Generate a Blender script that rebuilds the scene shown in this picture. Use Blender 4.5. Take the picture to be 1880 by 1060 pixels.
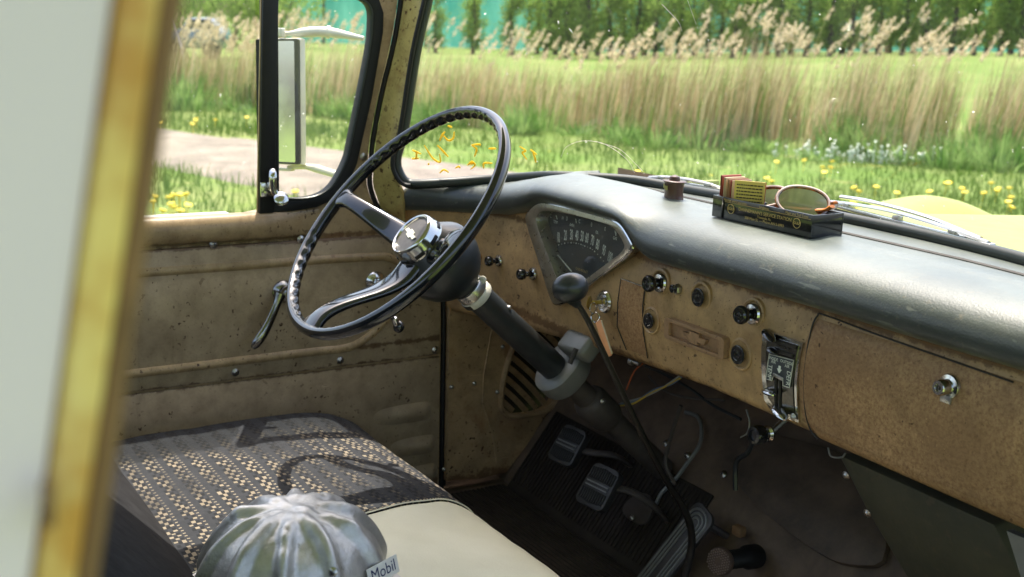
import bpy, bmesh, math, random
import numpy as np
from mathutils import Vector, Matrix, noise
from mathutils.bvhtree import BVHTree
from mathutils.geometry import tessellate_polygon
PI = math.pi
random.seed(7)
RNG = np.random.default_rng(7)
SC = bpy.context.scene
for o in list(bpy.data.objects): bpy.data.objects.remove(o)

# ------------------------------------------------------------------ camera
# world axes: +X towards the passenger side, +Y forward, +Z up; the driver's door lies in the plane x = 0
F = 2184.0
CAM = Vector((1.85, 0.0, 0.0))
RM = Matrix(((0.51172419, -0.20621721, 0.83403406), (0.85836297, 0.08117719, -0.50657999), (0.03676097, 0.97513318, 0.21854955)))
cd = bpy.data.cameras.new('camera'); cam = bpy.data.objects.new('camera', cd); SC.collection.objects.link(cam)
cam.matrix_world = Matrix.Translation(CAM) @ RM.to_4x4()
cd.sensor_width = 36.0; cd.lens = F/1880*36; cd.clip_start = 0.02; cd.clip_end = 600
cd.dof.use_dof = True; cd.dof.focus_distance = 1.5; cd.dof.aperture_fstop = 8.5
SC.camera = cam
SC.render.resolution_x = 1024; SC.render.resolution_y = 577

# ------------------------------------------------------------------ light
SH = Vector((0.30, -0.17, -1.0))                    # the way sunlight travels
sd = bpy.data.lights.new('sun', 'SUN'); sun = bpy.data.objects.new('sun', sd); SC.collection.objects.link(sun)
sd.energy = 3.1; sd.angle = math.radians(0.53); sd.color = (1, 0.94, 0.84)
sun.rotation_euler = SH.to_track_quat('-Z', 'Y').to_euler(); sun.location = (-5, 3, 10)
w = bpy.data.worlds.new('World'); SC.world = w; w.use_nodes = True
nt = w.node_tree; bg = nt.nodes['Background']
sky = nt.nodes.new('ShaderNodeTexSky'); sky.sky_type = 'NISHITA'; sky.sun_disc = False
sky.sun_elevation = math.atan2(1.0, math.hypot(SH.x, SH.y)); sky.sun_rotation = math.atan2(-SH.x, -SH.y)
sky.air_density = 1.0; sky.dust_density = 5.0; sky.ozone_density = 0.4
nt.links.new(sky.outputs[0], bg.inputs[0]); bg.inputs[1].default_value = 0.15
vs = SC.view_settings; vs.view_transform = 'Standard'; vs.look = 'None'; vs.gamma = 1; vs.exposure = 1.60
SC.display_settings.display_device = 'sRGB'
SC.render.engine = 'CYCLES'
SC.cycles.max_bounces = 10; SC.cycles.transparent_max_bounces = 32; SC.cycles.caustics_reflective = False; SC.cycles.caustics_refractive = False

# ------------------------------------------------------------------ picture helpers (used to take measurements off planes of known position)
def ray(px, py): return (RM @ Vector(((px-940)/F, (530-py)/F, -1.0))).normalized()
def AT(px, py, ax, v):
    d = ray(px, py); return CAM + d*((v-CAM[ax])/d[ax])
def HIT(px, py, p0, n):
    d = ray(px, py); p0 = Vector(p0); n = Vector(n); return CAM + d*((p0-CAM).dot(n)/d.dot(n))
def BH(bvh, px, py):
    r = bvh.ray_cast(CAM, ray(px, py)); return r[0], r[1]

# ------------------------------------------------------------------ mesh helpers
def V3(p): return Vector(p)
class MB:
    def __init__(s): s.v = []; s.f = []
    def add(s, vf):
        n = len(s.v); s.v += [tuple(p) for p in vf[0]]; s.f += [tuple(i+n for i in f) for f in vf[1]]; return s
def smoothstep(t): t = max(0.0, min(1.0, t)); return t*t*(3-2*t)
def interp(x, xs, ys): return float(np.interp(x, xs, ys))
def cat(pts, n=6, closed=False):
    P = [Vector(p) for p in pts]; out = []; m = len(P)
    rng = range(m if closed else m-1)
    for i in rng:
        a = P[(i-1) % m] if (closed or i > 0) else P[0]*2-P[1]
        b = P[i]; c = P[(i+1) % m]
        d = P[(i+2) % m] if (closed or i+2 < m) else P[-1]*2-P[-2]
        for k in range(n):
            t = k/n
            out.append(0.5*((2*b)+(c-a)*t+(2*a-5*b+4*c-d)*t*t+(3*b-3*c+d-a)*t**3))
    if not closed: out.append(P[-1])
    return out
def tube(path, r, seg=10, closed=False, flat=1.0, up=None, caps=True):
    P = [Vector(p) for p in path]; n = len(P); vs_ = []; fs = []
    T = []
    for i in range(n):
        a = P[(i-1) % n] if (closed or i > 0) else P[i]; b = P[(i+1) % n] if (closed or i < n-1) else P[i]
        t = (b-a); T.append(t.normalized() if t.length > 1e-9 else Vector((0, 0, 1)))
    u = Vector(up) if up is not None else (Vector((0, 0, 1)) if abs(T[0].z) < .9 else Vector((1, 0, 0)))
    N = (u-T[0]*u.dot(T[0])).normalized()
    for i in range(n):
        if up is not None: uu = Vector(up); N = (uu-T[i]*uu.dot(T[i])).normalized()
        else: N = (N-T[i]*N.dot(T[i])).normalized()
        B = T[i].cross(N); rr = r[i] if isinstance(r, (list, tuple)) else r
        for k in range(seg):
            a = 2*PI*k/seg; vs_.append(P[i]+N*(math.cos(a)*rr*flat)+B*(math.sin(a)*rr))
    for i in range(n if closed else n-1):
        j = (i+1) % n
        for k in range(seg):
            l = (k+1) % seg; fs.append((i*seg+k, i*seg+l, j*seg+l, j*seg+k))
    if caps and not closed:
        fs.append(tuple(range(seg))[::-1]); fs.append(tuple((n-1)*seg+k for k in range(seg)))
    return vs_, fs
def frame(axis, up=(0, 0, 1)):
    a = Vector(axis).normalized(); u = Vector(up); u = (u-a*u.dot(a))
    if u.length < 1e-4: u = Vector((1, 0, 0)); u = u-a*u.dot(a)
    u.normalize(); return a, u, a.cross(u)
def lathe(prof, O, axis, seg=28, up=(0, 0, 1), sx=1.0):
    a, u, b = frame(axis, up); O = Vector(O); vs_ = []; fs = []
    for (r, h) in prof:
        for k in range(seg):
            t = 2*PI*k/seg; vs_.append(O+a*h+u*(math.cos(t)*r)+b*(math.sin(t)*r*sx))
    for i in range(len(prof)-1):
        for k in range(seg):
            l = (k+1) % seg; fs.append((i*seg+k, i*seg+l, (i+1)*seg+l, (i+1)*seg+k))
    fs.append(tuple(range(seg))[::-1]); fs.append(tuple((len(prof)-1)*seg+k for k in range(seg)))
    return vs_, fs
def sphere(O, r, seg=14, rings=8):
    vs_ = []; fs = []; O = Vector(O); r = Vector(r) if not isinstance(r, (int, float)) else Vector((r, r, r))
    for i in range(rings+1):
        ph = PI*i/rings
        for k in range(seg):
            t = 2*PI*k/seg; vs_.append(O+Vector((r.x*math.sin(ph)*math.cos(t), r.y*math.sin(ph)*math.sin(t), r.z*math.cos(ph))))
    for i in range(rings):
        for k in range(seg):
            l = (k+1) % seg; fs.append((i*seg+k, (i+1)*seg+k, (i+1)*seg+l, i*seg+l))
    return vs_, fs
def grid(fn, nu, nv, closed_u=False):
    vs_ = [fn(i/(nu if closed_u else nu-1), j/(nv-1)) for i in range(nu) for j in range(nv)]; fs = []
    for i in range(nu if closed_u else nu-1):
        for j in range(nv-1):
            a = i*nv+j; b = ((i+1) % nu)*nv+j; fs.append((a, b, b+1, a+1))
    return vs_, fs
def solid(outline, holes, mapf, th):
    """polygon with holes in 2D, mapf(u,v,d) -> 3D, d from 0 (front) to th (back)"""
    loops = [outline]+list(holes); flat = [p for l in loops for p in l]; n = len(flat)
    tri = tessellate_polygon([[Vector((p[0], p[1], 0)) for p in l] for l in loops])
    vs_ = [mapf(p[0], p[1], 0) for p in flat]+[mapf(p[0], p[1], th) for p in flat]
    fs = [tuple(t) for t in tri]+[tuple(i+n for i in reversed(t)) for t in tri]
    k = 0
    for l in loops:
        m = len(l)
        for i in range(m):
            a = k+i; b = k+(i+1) % m; fs.append((a, b, b+n, a+n))
        k += m
    return vs_, fs
def rbox(O, ex, ey, ez, sx, sy, sz, bev=0.0, seg=2):
    bm = bmesh.new(); bmesh.ops.create_cube(bm, size=1.0)
    for v in bm.verts: v.co = Vector((v.co.x*sx, v.co.y*sy, v.co.z*sz))
    if bev > 0: bmesh.ops.bevel(bm, geom=list(bm.edges), offset=bev, segments=seg, affect='EDGES', profile=.5)
    bm.verts.index_update(); O = Vector(O); ex, ey, ez = Vector(ex), Vector(ey), Vector(ez)
    r = ([O+ex*v.co.x+ey*v.co.y+ez*v.co.z for v in bm.verts], [tuple(v.index for v in f.verts) for f in bm.faces]); bm.free(); return r
def rrect(w, h, r, n=4):
    out = []
    for cx, cy, a0 in ((w/2-r, h/2-r, 0), (-w/2+r, h/2-r, 90), (-w/2+r, -h/2+r, 180), (w/2-r, -h/2+r, 270)):
        for k in range(n+1):
            a = math.radians(a0+90*k/n); out.append((cx+r*math.cos(a), cy+r*math.sin(a)))
    return out
EX, EY, EZ = Vector((1, 0, 0)), Vector((0, 1, 0)), Vector((0, 0, 1))
def obj(name, vf, m, parent=None, smooth=40, bevel=0, seg=2, sub=0):
    vs_, fs = (vf.v, vf.f) if isinstance(vf, MB) else vf
    me = bpy.data.meshes.new(name); me.from_pydata([tuple(v) for v in vs_], [], fs); me.update(); assert max(max(f) for f in fs) < len(vs_), name
    bm = bmesh.new(); bm.from_mesh(me); bmesh.ops.recalc_face_normals(bm, faces=bm.faces)
    if bevel > 0:
        ed = [e for e in bm.edges if len(e.link_faces) == 2 and e.calc_face_angle(0) > .6]
        bmesh.ops.bevel(bm, geom=ed, offset=bevel, segments=seg, affect='EDGES', profile=.5, clamp_overlap=True)
    bm.to_mesh(me); bm.free()
    if smooth:
        me.shade_smooth(); me.set_sharp_from_angle(angle=math.radians(smooth))
    if m: me.materials.append(m)
    o = bpy.data.objects.new(name, me); SC.collection.objects.link(o)
    if parent is not None:
        o.parent = parent; o.matrix_parent_inverse = Matrix.Translation(-parent_loc(parent))
    return o
def parent_loc(p):
    l = Vector(p.location)
    if p.parent is not None: l = p.matrix_parent_inverse.translation+parent_loc(p.parent)+l
    return l
def thing(name, label, cat_, loc=(0, 0, 0), group=None):
    o = bpy.data.objects.new(name, None); SC.collection.objects.link(o); o.location = loc; o.empty_display_size = .05
    o['label'] = label; o['category'] = cat_
    if group: o['group'] = group
    return o
def tag(o, label=None, cat_=None, group=None, kind=None):
    if label: o['label'] = label
    if cat_: o['category'] = cat_
    if group: o['group'] = group
    if kind: o['kind'] = kind
    return o
def fast(name, verts, faces_n, m, kind='stuff', nper=3, smooth=False):
    """numpy mesh: verts (N,3), every nper verts one face"""
    me = bpy.data.meshes.new(name); n = len(verts); me.vertices.add(n); me.vertices.foreach_set('co', np.ascontiguousarray(verts, dtype=np.float32).ravel())
    if faces_n is None: faces_n = np.arange(n).reshape(-1, nper)
    k = faces_n.shape[1]; nf = len(faces_n)
    me.loops.add(nf*k); me.loops.foreach_set('vertex_index', faces_n.astype(np.int32).ravel())
    me.polygons.add(nf); me.polygons.foreach_set('loop_start', (np.arange(nf)*k).astype(np.int32)); me.polygons.foreach_set('loop_total', np.full(nf, k, np.int32))
    me.update(); me.validate()
    if m: me.materials.append(m)
    o = bpy.data.objects.new(name, me); SC.collection.objects.link(o)
    if kind: o['kind'] = kind
    return o
def text(s, size, O, ex, ey, m, parent, name='lettering', off=0.0, align='CENTER', sx=1.0, ext=0.0):
    cu = bpy.data.curves.new(name, 'FONT'); cu.body = s; cu.size = size; cu.align_x = align; cu.align_y = 'CENTER'; cu.extrude = ext; cu.offset = off; cu.resolution_u = 3
    t = bpy.data.objects.new(name, cu); SC.collection.objects.link(t)
    me = bpy.data.meshes.new_from_object(t); bpy.data.objects.remove(t)
    ex = Vector(ex).normalized(); ey = Vector(ey).normalized(); ez = ex.cross(ey)
    for v in me.vertices: c = v.co.copy(); v.co = Vector(O)+ex*(c.x*sx)+ey*c.y+ez*c.z
    me.materials.clear(); me.materials.append(m)
    o = bpy.data.objects.new(name, me); SC.collection.objects.link(o)
    if parent is not None: o.parent = parent; o.matrix_parent_inverse = Matrix.Translation(-parent_loc(parent))
    return o

# ------------------------------------------------------------------ material helpers
class N:
    def __init__(s, name):
        s.m = bpy.data.materials.new(name); s.m.use_nodes = True; s.t = s.m.node_tree; s.b = s.t.nodes['Principled BSDF']; s.out = s.t.nodes['Material Output']
    def new(s, k, **kw):
        n = s.t.nodes.new(k)
        for a, b in kw.items(): setattr(n, a, b)
        return n
    def L(s, a, b): s.t.links.new(a, b)
    def co(s, kind='Object', scale=None):
        o = s.new('ShaderNodeTexCoord').outputs[kind]
        if scale is not None:
            mp = s.new('ShaderNodeMapping'); s.L(o, mp.inputs[0]); mp.inputs['Scale'].default_value = scale; o = mp.outputs[0]
        return o
    def noise(s, co, scale, detail=4, rough=.55, dist=0):
        n = s.new('ShaderNodeTexNoise'); s.L(co, n.inputs['Vector']); n.inputs['Scale'].default_value = scale; n.inputs['Detail'].default_value = detail
        n.inputs['Roughness'].default_value = rough; n.inputs['Distortion'].default_value = dist; return n.outputs['Fac']
    def vor(s, co, scale, feature='F1'):
        n = s.new('ShaderNodeTexVoronoi'); n.feature = feature; s.L(co, n.inputs['Vector']); n.inputs['Scale'].default_value = scale; return n.outputs['Distance']
    def ramp(s, f, stops):
        n = s.new('ShaderNodeValToRGB'); s.L(f, n.inputs[0]); e = n.color_ramp.elements
        while len(e) < len(stops): e.new(.5)
        for i, (p, c) in enumerate(stops): e[i].position = p; e[i].color = (*c, 1) if not isinstance(c, (int, float)) else (c, c, c, 1)
        return n.outputs[0]
    def mix(s, f, a, b, mode='MIX'):
        n = s.new('ShaderNodeMix'); n.data_type = 'RGBA'; n.blend_type = mode
        for i, v in ((0, f), (6, a), (7, b)):
            if isinstance(v, bpy.types.NodeSocket): s.L(v, n.inputs[i])
            elif isinstance(v, (int, float)): n.inputs[i].default_value = v if i == 0 else (v, v, v, 1)
            else: n.inputs[i].default_value = (*v, 1)
        return n.outputs[2]
    def math(s, op, a, b=0.0, c=0.0):
        n = s.new('ShaderNodeMath'); n.operation = op
        for i, v in enumerate((a, b, c)):
            if isinstance(v, bpy.types.NodeSocket): s.L(v, n.inputs[i])
            else: n.inputs[i].default_value = v
        return n.outputs[0]
    def sep(s, co):
        n = s.new('ShaderNodeSeparateXYZ'); s.L(co, n.inputs[0]); return n.outputs
    def bump(s, h, strength=.3, dist=.001):
        n = s.new('ShaderNodeBump'); s.L(h, n.inputs['Height']); n.inputs['Strength'].default_value = strength; n.inputs['Distance'].default_value = dist; s.L(n.outputs[0], s.b.inputs['Normal']); return n
    def set(s, **kw):
        for k, v in kw.items():
            i = s.b.inputs[k.replace('_', ' ')]
            if isinstance(v, bpy.types.NodeSocket): s.L(v, i)
            elif isinstance(v, (tuple, list)): i.default_value = (*v, 1) if len(v) == 3 else v
            else: i.default_value = v
        return s
def plain(name, col, rough=.5, metal=0.0, var=.15, scale=40, bump=0.0, coat=0.0, spec=.5):
    n = N(name); co = n.co(); f = n.noise(co, scale, 5)
    c = n.mix(f, tuple(x*(1-var) for x in col), tuple(min(1, x*(1+var)) for x in col))
    n.set(Base_Color=c, Metallic=metal, Coat_Weight=coat)
    n.b.inputs['Specular IOR Level'].default_value = spec
    r = n.math('ADD', n.math('MULTIPLY', n.noise(co, scale*1.7, 3), .2), rough-.1); n.set(Roughness=r)
    if bump: n.bump(n.noise(co, scale*4, 3), bump, .001)
    return n.m
def aged(name, col, dirt=(.10, .062, .03), rust=(.055, .022, .010), rough=.42, amount=.5, speck=.5, coat=.15, rusty=.0, orange=.0, sc=1.0, lines=(), fleck=.8):
    """old enamel: broad grime, rust freckles, worn patches"""
    n = N(name); co = n.co()
    big = n.noise(co, 5*sc, 6, .62, .4); mid = n.noise(co, 26*sc, 7, .65); fine = n.noise(co, 260*sc, 3, .6)
    c = n.mix(n.ramp(big, [(.36, 0.0), (.72, 1.0)]), col, tuple(x*.48+y*.52 for x, y in zip(col, dirt)))
    n.b.inputs['Specular IOR Level'].default_value = .3
    c = n.mix(n.math('MULTIPLY', n.ramp(mid, [(.45, 0.0), (.75, 1.0)]), amount), c, dirt)
    c = n.mix(n.math('MULTIPLY', n.ramp(fine, [(.5, 0.0), (.72, 1.0)]), .35), c, tuple(x*.55 for x in col))
    if rusty:
        c = n.mix(n.math('MULTIPLY', n.ramp(n.noise(co, 230*sc, 6, .75), [(.42, 0.0), (.66, 1.0)]), rusty), c, (.20, .095, .042))
        c = n.mix(n.math('MULTIPLY', n.ramp(n.noise(co, 9*sc, 4, .6), [(.45, 0.0), (.7, 1.0)]), rusty*.8), c, (.25, .135, .065))
    spm = n.math('MULTIPLY', n.ramp(n.noise(co, 120*sc, 2, .5), [(.66-.05*speck, 0.0), (.70-.05*speck, 1.0)]), n.ramp(n.noise(co, 7*sc, 3), [(.42, 0.0), (.6, 1.0)]))
    c = n.mix(spm, c, rust)
    sp2 = n.ramp(n.noise(co, 330*sc, 1, .5), [(.70, 0.0), (.73, 1.0)])
    c = n.mix(n.math('MULTIPLY', sp2, fleck), c, rust)
    if lines:
        z = n.sep(co)[2]; acc = None
        for z0, wz in lines:
            d_ = n.math('SUBTRACT', 1.0, n.math('DIVIDE', n.math('ABSOLUTE', n.math('SUBTRACT', z, z0)), wz)); d_ = n.math('MAXIMUM', d_, 0.0); acc = d_ if acc is None else n.math('MAXIMUM', acc, d_)
        lm = n.math('MULTIPLY', n.ramp(n.math('ADD', n.math('MULTIPLY', acc, .45), n.noise(co, 55, 6, .72)), [(.70, 0.0), (.86, 1.0)]), .75)
        c = n.mix(lm, c, (.085, .036, .014))
    drip = n.ramp(n.noise(n.co('Object', (1, 1, .12)), 38, 4, .6), [(.60, 0.0), (.74, 1.0)]); c = n.mix(n.math('MULTIPLY', drip, .30), c, dirt)
    scr = n.ramp(n.noise(n.co('Object', (1, .08, 1)), 210, 2, .5), [(.70, 0.0), (.72, 1.0)]); c = n.mix(n.math('MULTIPLY', n.math('MULTIPLY', scr, n.ramp(n.noise(co, 11, 2), [(.5, 0.0), (.6, 1.0)])), .35), c, tuple(min(1, x*1.5) for x in col))
    if orange:
        c = n.mix(n.math('MULTIPLY', n.ramp(n.noise(co, 12*sc, 5, .7, .6), [(.52, 0.0), (.68, 1.0)]), orange), c, (.20, .075, .02))
    n.set(Base_Color=c, Coat_Weight=coat*.4); n.b.inputs['Coat Roughness'].default_value = .3
    n.set(Roughness=n.math('ADD', n.math('MULTIPLY', mid, .3), rough-.15))
    h = n.math('ADD', n.math('MULTIPLY', fine, .4), n.math('MULTIPLY', spm, -1.0)); n.bump(h, .25, .0006)
    return n.m

M = {}
M['dash'] = aged('aged tan dash paint', (.58, .37, .17), amount=.55, speck=.6, rough=.42, orange=.3, lines=((-.466, .02), (-.312, .012)))
M['glove'] = aged('rusted brown glovebox paint', (.55, .33, .155), amount=.45, speck=-.6, fleck=.3, rusty=.9, rough=.5, coat=.05)
M['door'] = aged('grey tan door paint', (.47, .36, .225), amount=.5, speck=.1, rough=.36, coat=.3, fleck=.25, lines=((-.596, .010), (-.368, .008), (-.5625, .010), (-.85, .03)))
M['doorl'] = aged('tan door upper paint', (.52, .37, .20), amount=.6, speck=.7, fleck=.6, lines=((-.362, .012),), rough=.32, coat=.3, orange=.3)
M['pillar'] = aged('olive yellow pillar paint', (.56, .47, .16), dirt=(.18, .11, .035), amount=.6, speck=1.1, rough=.35, coat=.3, orange=.5)
M['kick'] = aged('brown kick panel paint', (.48, .32, .16), amount=.6, speck=.5, fleck=.5, orange=.5, lines=((-.845, .035),))
M['body'] = aged('pale yellow green body paint', (.235, .275, .075), dirt=(.2, .22, .06), amount=.12, speck=-9, fleck=0, rough=.65, coat=0)
M['white'] = plain('faded white paint', (.72, .615, .63), .5, var=.05, scale=6)
M['chrome'] = plain('worn chrome', (.60, .60, .58), .15, 1.0, .12, 60)
M['chromed'] = plain('dull chrome', (.5, .49, .46), .3, 1.0, .3, 90)
M['blackg'] = plain('gloss black plastic', (.012, .013, .015), .17, 0, .3, 50, coat=.6)
M['rubber'] = plain('black rubber', (.010, .010, .0095), .5, 0, .3, 80, .1, spec=.3)
M['rubberg'] = plain('dark green black rubber', (.018, .024, .02), .38, 0, .3, 80, .1)
M['wheel'] = plain('black steering wheel plastic', (.008, .010, .013), .14, 0, .4, 30, coat=.7)
M['worn'] = plain('worn black plastic', (.022, .025, .027), .36, 0, .7, 30, .15, coat=.2)
M['steel'] = plain('dark steel', (.09, .085, .08), .5, .6, .4, 60, .2)
M['greym'] = plain('grey painted metal', (.21, .21, .19), .42, .3, .35, 30, .1)
M['ridge'] = plain('dark matte metal', (.085, .070, .058), .6, .2, .5, 40, .3)
M['yellowc'] = None
M['gold'] = plain('gold print', (.62, .45, .16), .45, 0, .1, 100)
M['ivory'] = plain('pale dial print', (.85, .88, .75), .5, 0, .05, 100)
M['dial'] = plain('dark dial face', (.048, .054, .058), .5, 0, .35, 25)
M['bakelite'] = plain('black moulded tray', (.010, .011, .012), .16, 0, .2, 30, coat=.5)
M['brass'] = plain('brass key', (.62, .45, .12), .32, 1.0, .2, 80)
M['orange'] = plain('orange tag', (.75, .33, .13), .5, 0, .15, 80)
M['red'] = plain('dark red card', (.28, .045, .025), .5, 0, .2, 60)
M['card'] = plain('cream card', (.60, .48, .30), .6, 0, .1, 60)
M['yellowp'] = plain('yellow card', (.72, .58, .13), .6, 0, .1, 60)
M['ink'] = plain('black ink', (.03, .025, .02), .6)
M['figure'] = plain('chocolate brown ornament', (.085, .034, .022), .34, 0, .35, 120, .4, coat=.25)
M['olive'] = plain('olive paint patch', (.28, .25, .06), .5, 0, .2, 120)
M['amber'] = plain('amber lens', (.55, .22, .02), .2, 0, .1, 80)
M['cream'] = plain('cream painted metal', (.62, .60, .50), .35, 0, .12, 60, coat=.3)

def pad_mat():
    n = N('dark green grey dash vinyl'); co = n.co()
    wear = n.ramp(n.noise(co, 7, 6, .65, .3), [(.4, 0.0), (.7, 1.0)])
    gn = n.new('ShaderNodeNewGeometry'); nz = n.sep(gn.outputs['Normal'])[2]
    top = n.ramp(n.math('ADD', n.math('ABSOLUTE', nz), n.math('MULTIPLY', n.math('SUBTRACT', n.noise(co, 18, 5, .7), .5), .25)), [(.45, 0.0), (.97, 1.0)])  # fading plus painted light and shade: paler facing up, dark nose and sides
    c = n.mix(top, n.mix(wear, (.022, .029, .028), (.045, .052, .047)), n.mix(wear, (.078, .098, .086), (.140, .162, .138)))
    s = n.sep(co)
    sp = n.ramp(n.noise(co, 110, 5, .7), [(.58, 0.0), (.70, 1.0)])
    c = n.mix(n.math('MULTIPLY', sp, .5), c, (.15, .13, .085))
    n.set(Base_Color=c, Roughness=n.math('ADD', n.math('MULTIPLY', n.noise(co, 30, 5), .25), .30)); n.b.inputs['Specular IOR Level'].default_value = .75
    n.set(Coat_Weight=.25); n.b.inputs['Coat Roughness'].default_value = .35
    scr = n.ramp(n.noise(n.co('Object', (.15, 1, 1)), 160, 2, .5), [(.68, 0.0), (.71, 1.0)])
    n.set(Base_Color=n.mix(n.math('MULTIPLY', scr, .35), c, (.22, .24, .20)))
    n.bump(n.math('ADD', n.noise(co, 420, 2), n.math('MULTIPLY', n.noise(co, 24, 4, .6), 1.0)), .4, .0008); return n.m
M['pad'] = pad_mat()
def fabric_mat():
    n = N('woven seat fabric'); co = n.co(); s = n.sep(co)
    wob = n.math('ADD', n.math('MULTIPLY', n.math('SUBTRACT', n.noise(co, 9, 3), .5), .010), n.math('MULTIPLY', n.math('SUBTRACT', n.noise(co, 160, 2), .5), .0016))
    x = n.math('ADD', s[0], wob); y = n.math('ADD', s[1], wob)
    band = n.math('FRACT', n.math('DIVIDE', y, .030))
    col = n.math('DIVIDE', x, .020)
    row2 = n.math('FLOOR', n.math('DIVIDE', y, .0050))
    shift = n.math('MULTIPLY', n.math('MODULO', n.math('ABSOLUTE', row2), 2.0), .5)
    cf = n.math('FRACT', n.math('ADD', col, shift))
    cb = n.new('ShaderNodeCombineXYZ'); n.L(n.math('FLOOR', n.math('ADD', col, shift)), cb.inputs[0]); n.L(row2, cb.inputs[1]); wn = n.new('ShaderNodeTexWhiteNoise'); wn.noise_dimensions = '2D'; n.L(cb.outputs[0], wn.inputs['Vector'])
    wid = n.math('ADD', n.math('MULTIPLY', wn.outputs['Value'], .34), .16); keep = n.math('GREATER_THAN', wn.outputs['Value'], .16)
    blk = n.math('MULTIPLY', n.math('MULTIPLY', n.math('LESS_THAN', cf, wid), keep), n.math('LESS_THAN', band, .5))
    cf2 = n.math('FRACT', n.math('ADD', n.math('MULTIPLY', col, 2.0), .3))
    dash = n.math('MULTIPLY', n.math('LESS_THAN', cf2, .30), n.math('COMPARE', band, .64, .06))
    fine = n.math('SINE', n.math('MULTIPLY', y, 3300.0)); finex = n.math('SINE', n.math('MULTIPLY', x, 3300.0))
    worn = n.ramp(n.noise(co, 5.5, 3), [(.36, 0.0), (.5, 1.0)])
    edge = n.ramp(n.math('ADD', x, n.math('MULTIPLY', n.noise(co, 9, 3), .12)), [(.20, 0.0), (.30, 1.0)])
    tan = n.mix(n.noise(co, 60, 3), (.20, .165, .118), (.33, .28, .21))
    tan = n.mix(n.math('MULTIPLY', worn, edge), (.03, .03, .03), tan)
    base = n.mix(n.noise(co, 90, 4), (.026, .028, .032), (.050, .053, .059))
    black = n.math('MULTIPLY', n.math('GREATER_THAN', cf, .56), n.math('LESS_THAN', band, .52))
    c = n.mix(n.math('MULTIPLY', black, .75), base, (.016, .017, .019))
    c = n.mix(n.math('MAXIMUM', blk, dash), c, tan)
    th = n.math('MULTIPLY', fine, finex)
    c = n.mix(n.math('MULTIPLY', n.math('ADD', n.math('MULTIPLY', th, .5), .5), .35), c, n.mix(.5, c, (0, 0, 0)))
    n.set(Base_Color=c, Roughness=.85); n.b.inputs['Specular IOR Level'].default_value = .12
    n.bump(n.math('ADD', th, n.math('MULTIPLY', n.math('MAXIMUM', blk, dash), 1.5)), .5, .0008); return n.m
M['fabric'] = fabric_mat()
def vinyl_mat():
    n = N('cream seat vinyl'); co = n.co()
    c = n.mix(n.ramp(n.noise(co, 9, 5), [(.35, 0.0), (.7, 1.0)]), (.64, .62, .48), (.74, .72, .58))
    n.set(Base_Color=c, Roughness=.42); n.bump(n.math('ADD', n.noise(co, 350, 2), n.math('MULTIPLY', n.noise(co, 22, 4, .6, .8), 2.0)), .35, .001); return n.m
M['vinyl'] = vinyl_mat()
def floor_mat(name, a, b, sc=8):
    n = N(name); co = n.co(); c = n.mix(n.ramp(n.noise(co, sc, 7, .65, .3), [(.35, 0.0), (.68, 1.0)]), a, b)
    c = n.mix(n.math('MULTIPLY', n.ramp(n.noise(co, 90, 4), [(.58, 0.0), (.7, 1.0)]), .35), c, (.12, .085, .05))
    n.set(Base_Color=c, Roughness=.62); n.bump(n.noise(co, 60, 5), .4, .002); return n.m
M['floor'] = floor_mat('dark grimy floor', (.065, .045, .030), (.21, .14, .085))
M['board'] = floor_mat('brown insulation board', (.06, .042, .028), (.17, .115, .072), 6)
M['panelg'] = floor_mat('dark green steel panel', (.045, .045, .028), (.095, .085, .050), 5)
M['pedal'] = plain('worn pedal rubber', (.036, .034, .031), .5, 0, .5, 60, .2)
M['mat'] = plain('black rubber floor mat', (.034, .027, .020), .75, 0, .6, 20, .2, spec=.2)
def helmet_mat():
    n = N('scuffed aluminium'); co = n.co()
    sc = n.noise(n.co('Object', (1, 1, 6)), 60, 5, .7, .5)
    c = n.mix(n.ramp(n.noise(co, 16, 6, .65), [(.35, 0.0), (.7, 1.0)]), (.64, .63, .61), (.38, .375, .36))
    c = n.mix(n.math('MULTIPLY', n.ramp(n.noise(co, 45, 4, .6), [(.66, 0.0), (.72, 1.0)]), .6), c, (.22, .19, .14))
    n.set(Base_Color=c, Metallic=.85, Roughness=n.math('ADD', n.math('MULTIPLY', sc, .4), .30)); n.bump(n.noise(co, 34, 4, .6), .5, .004); return n.m
M['helmet'] = helmet_mat()
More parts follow.
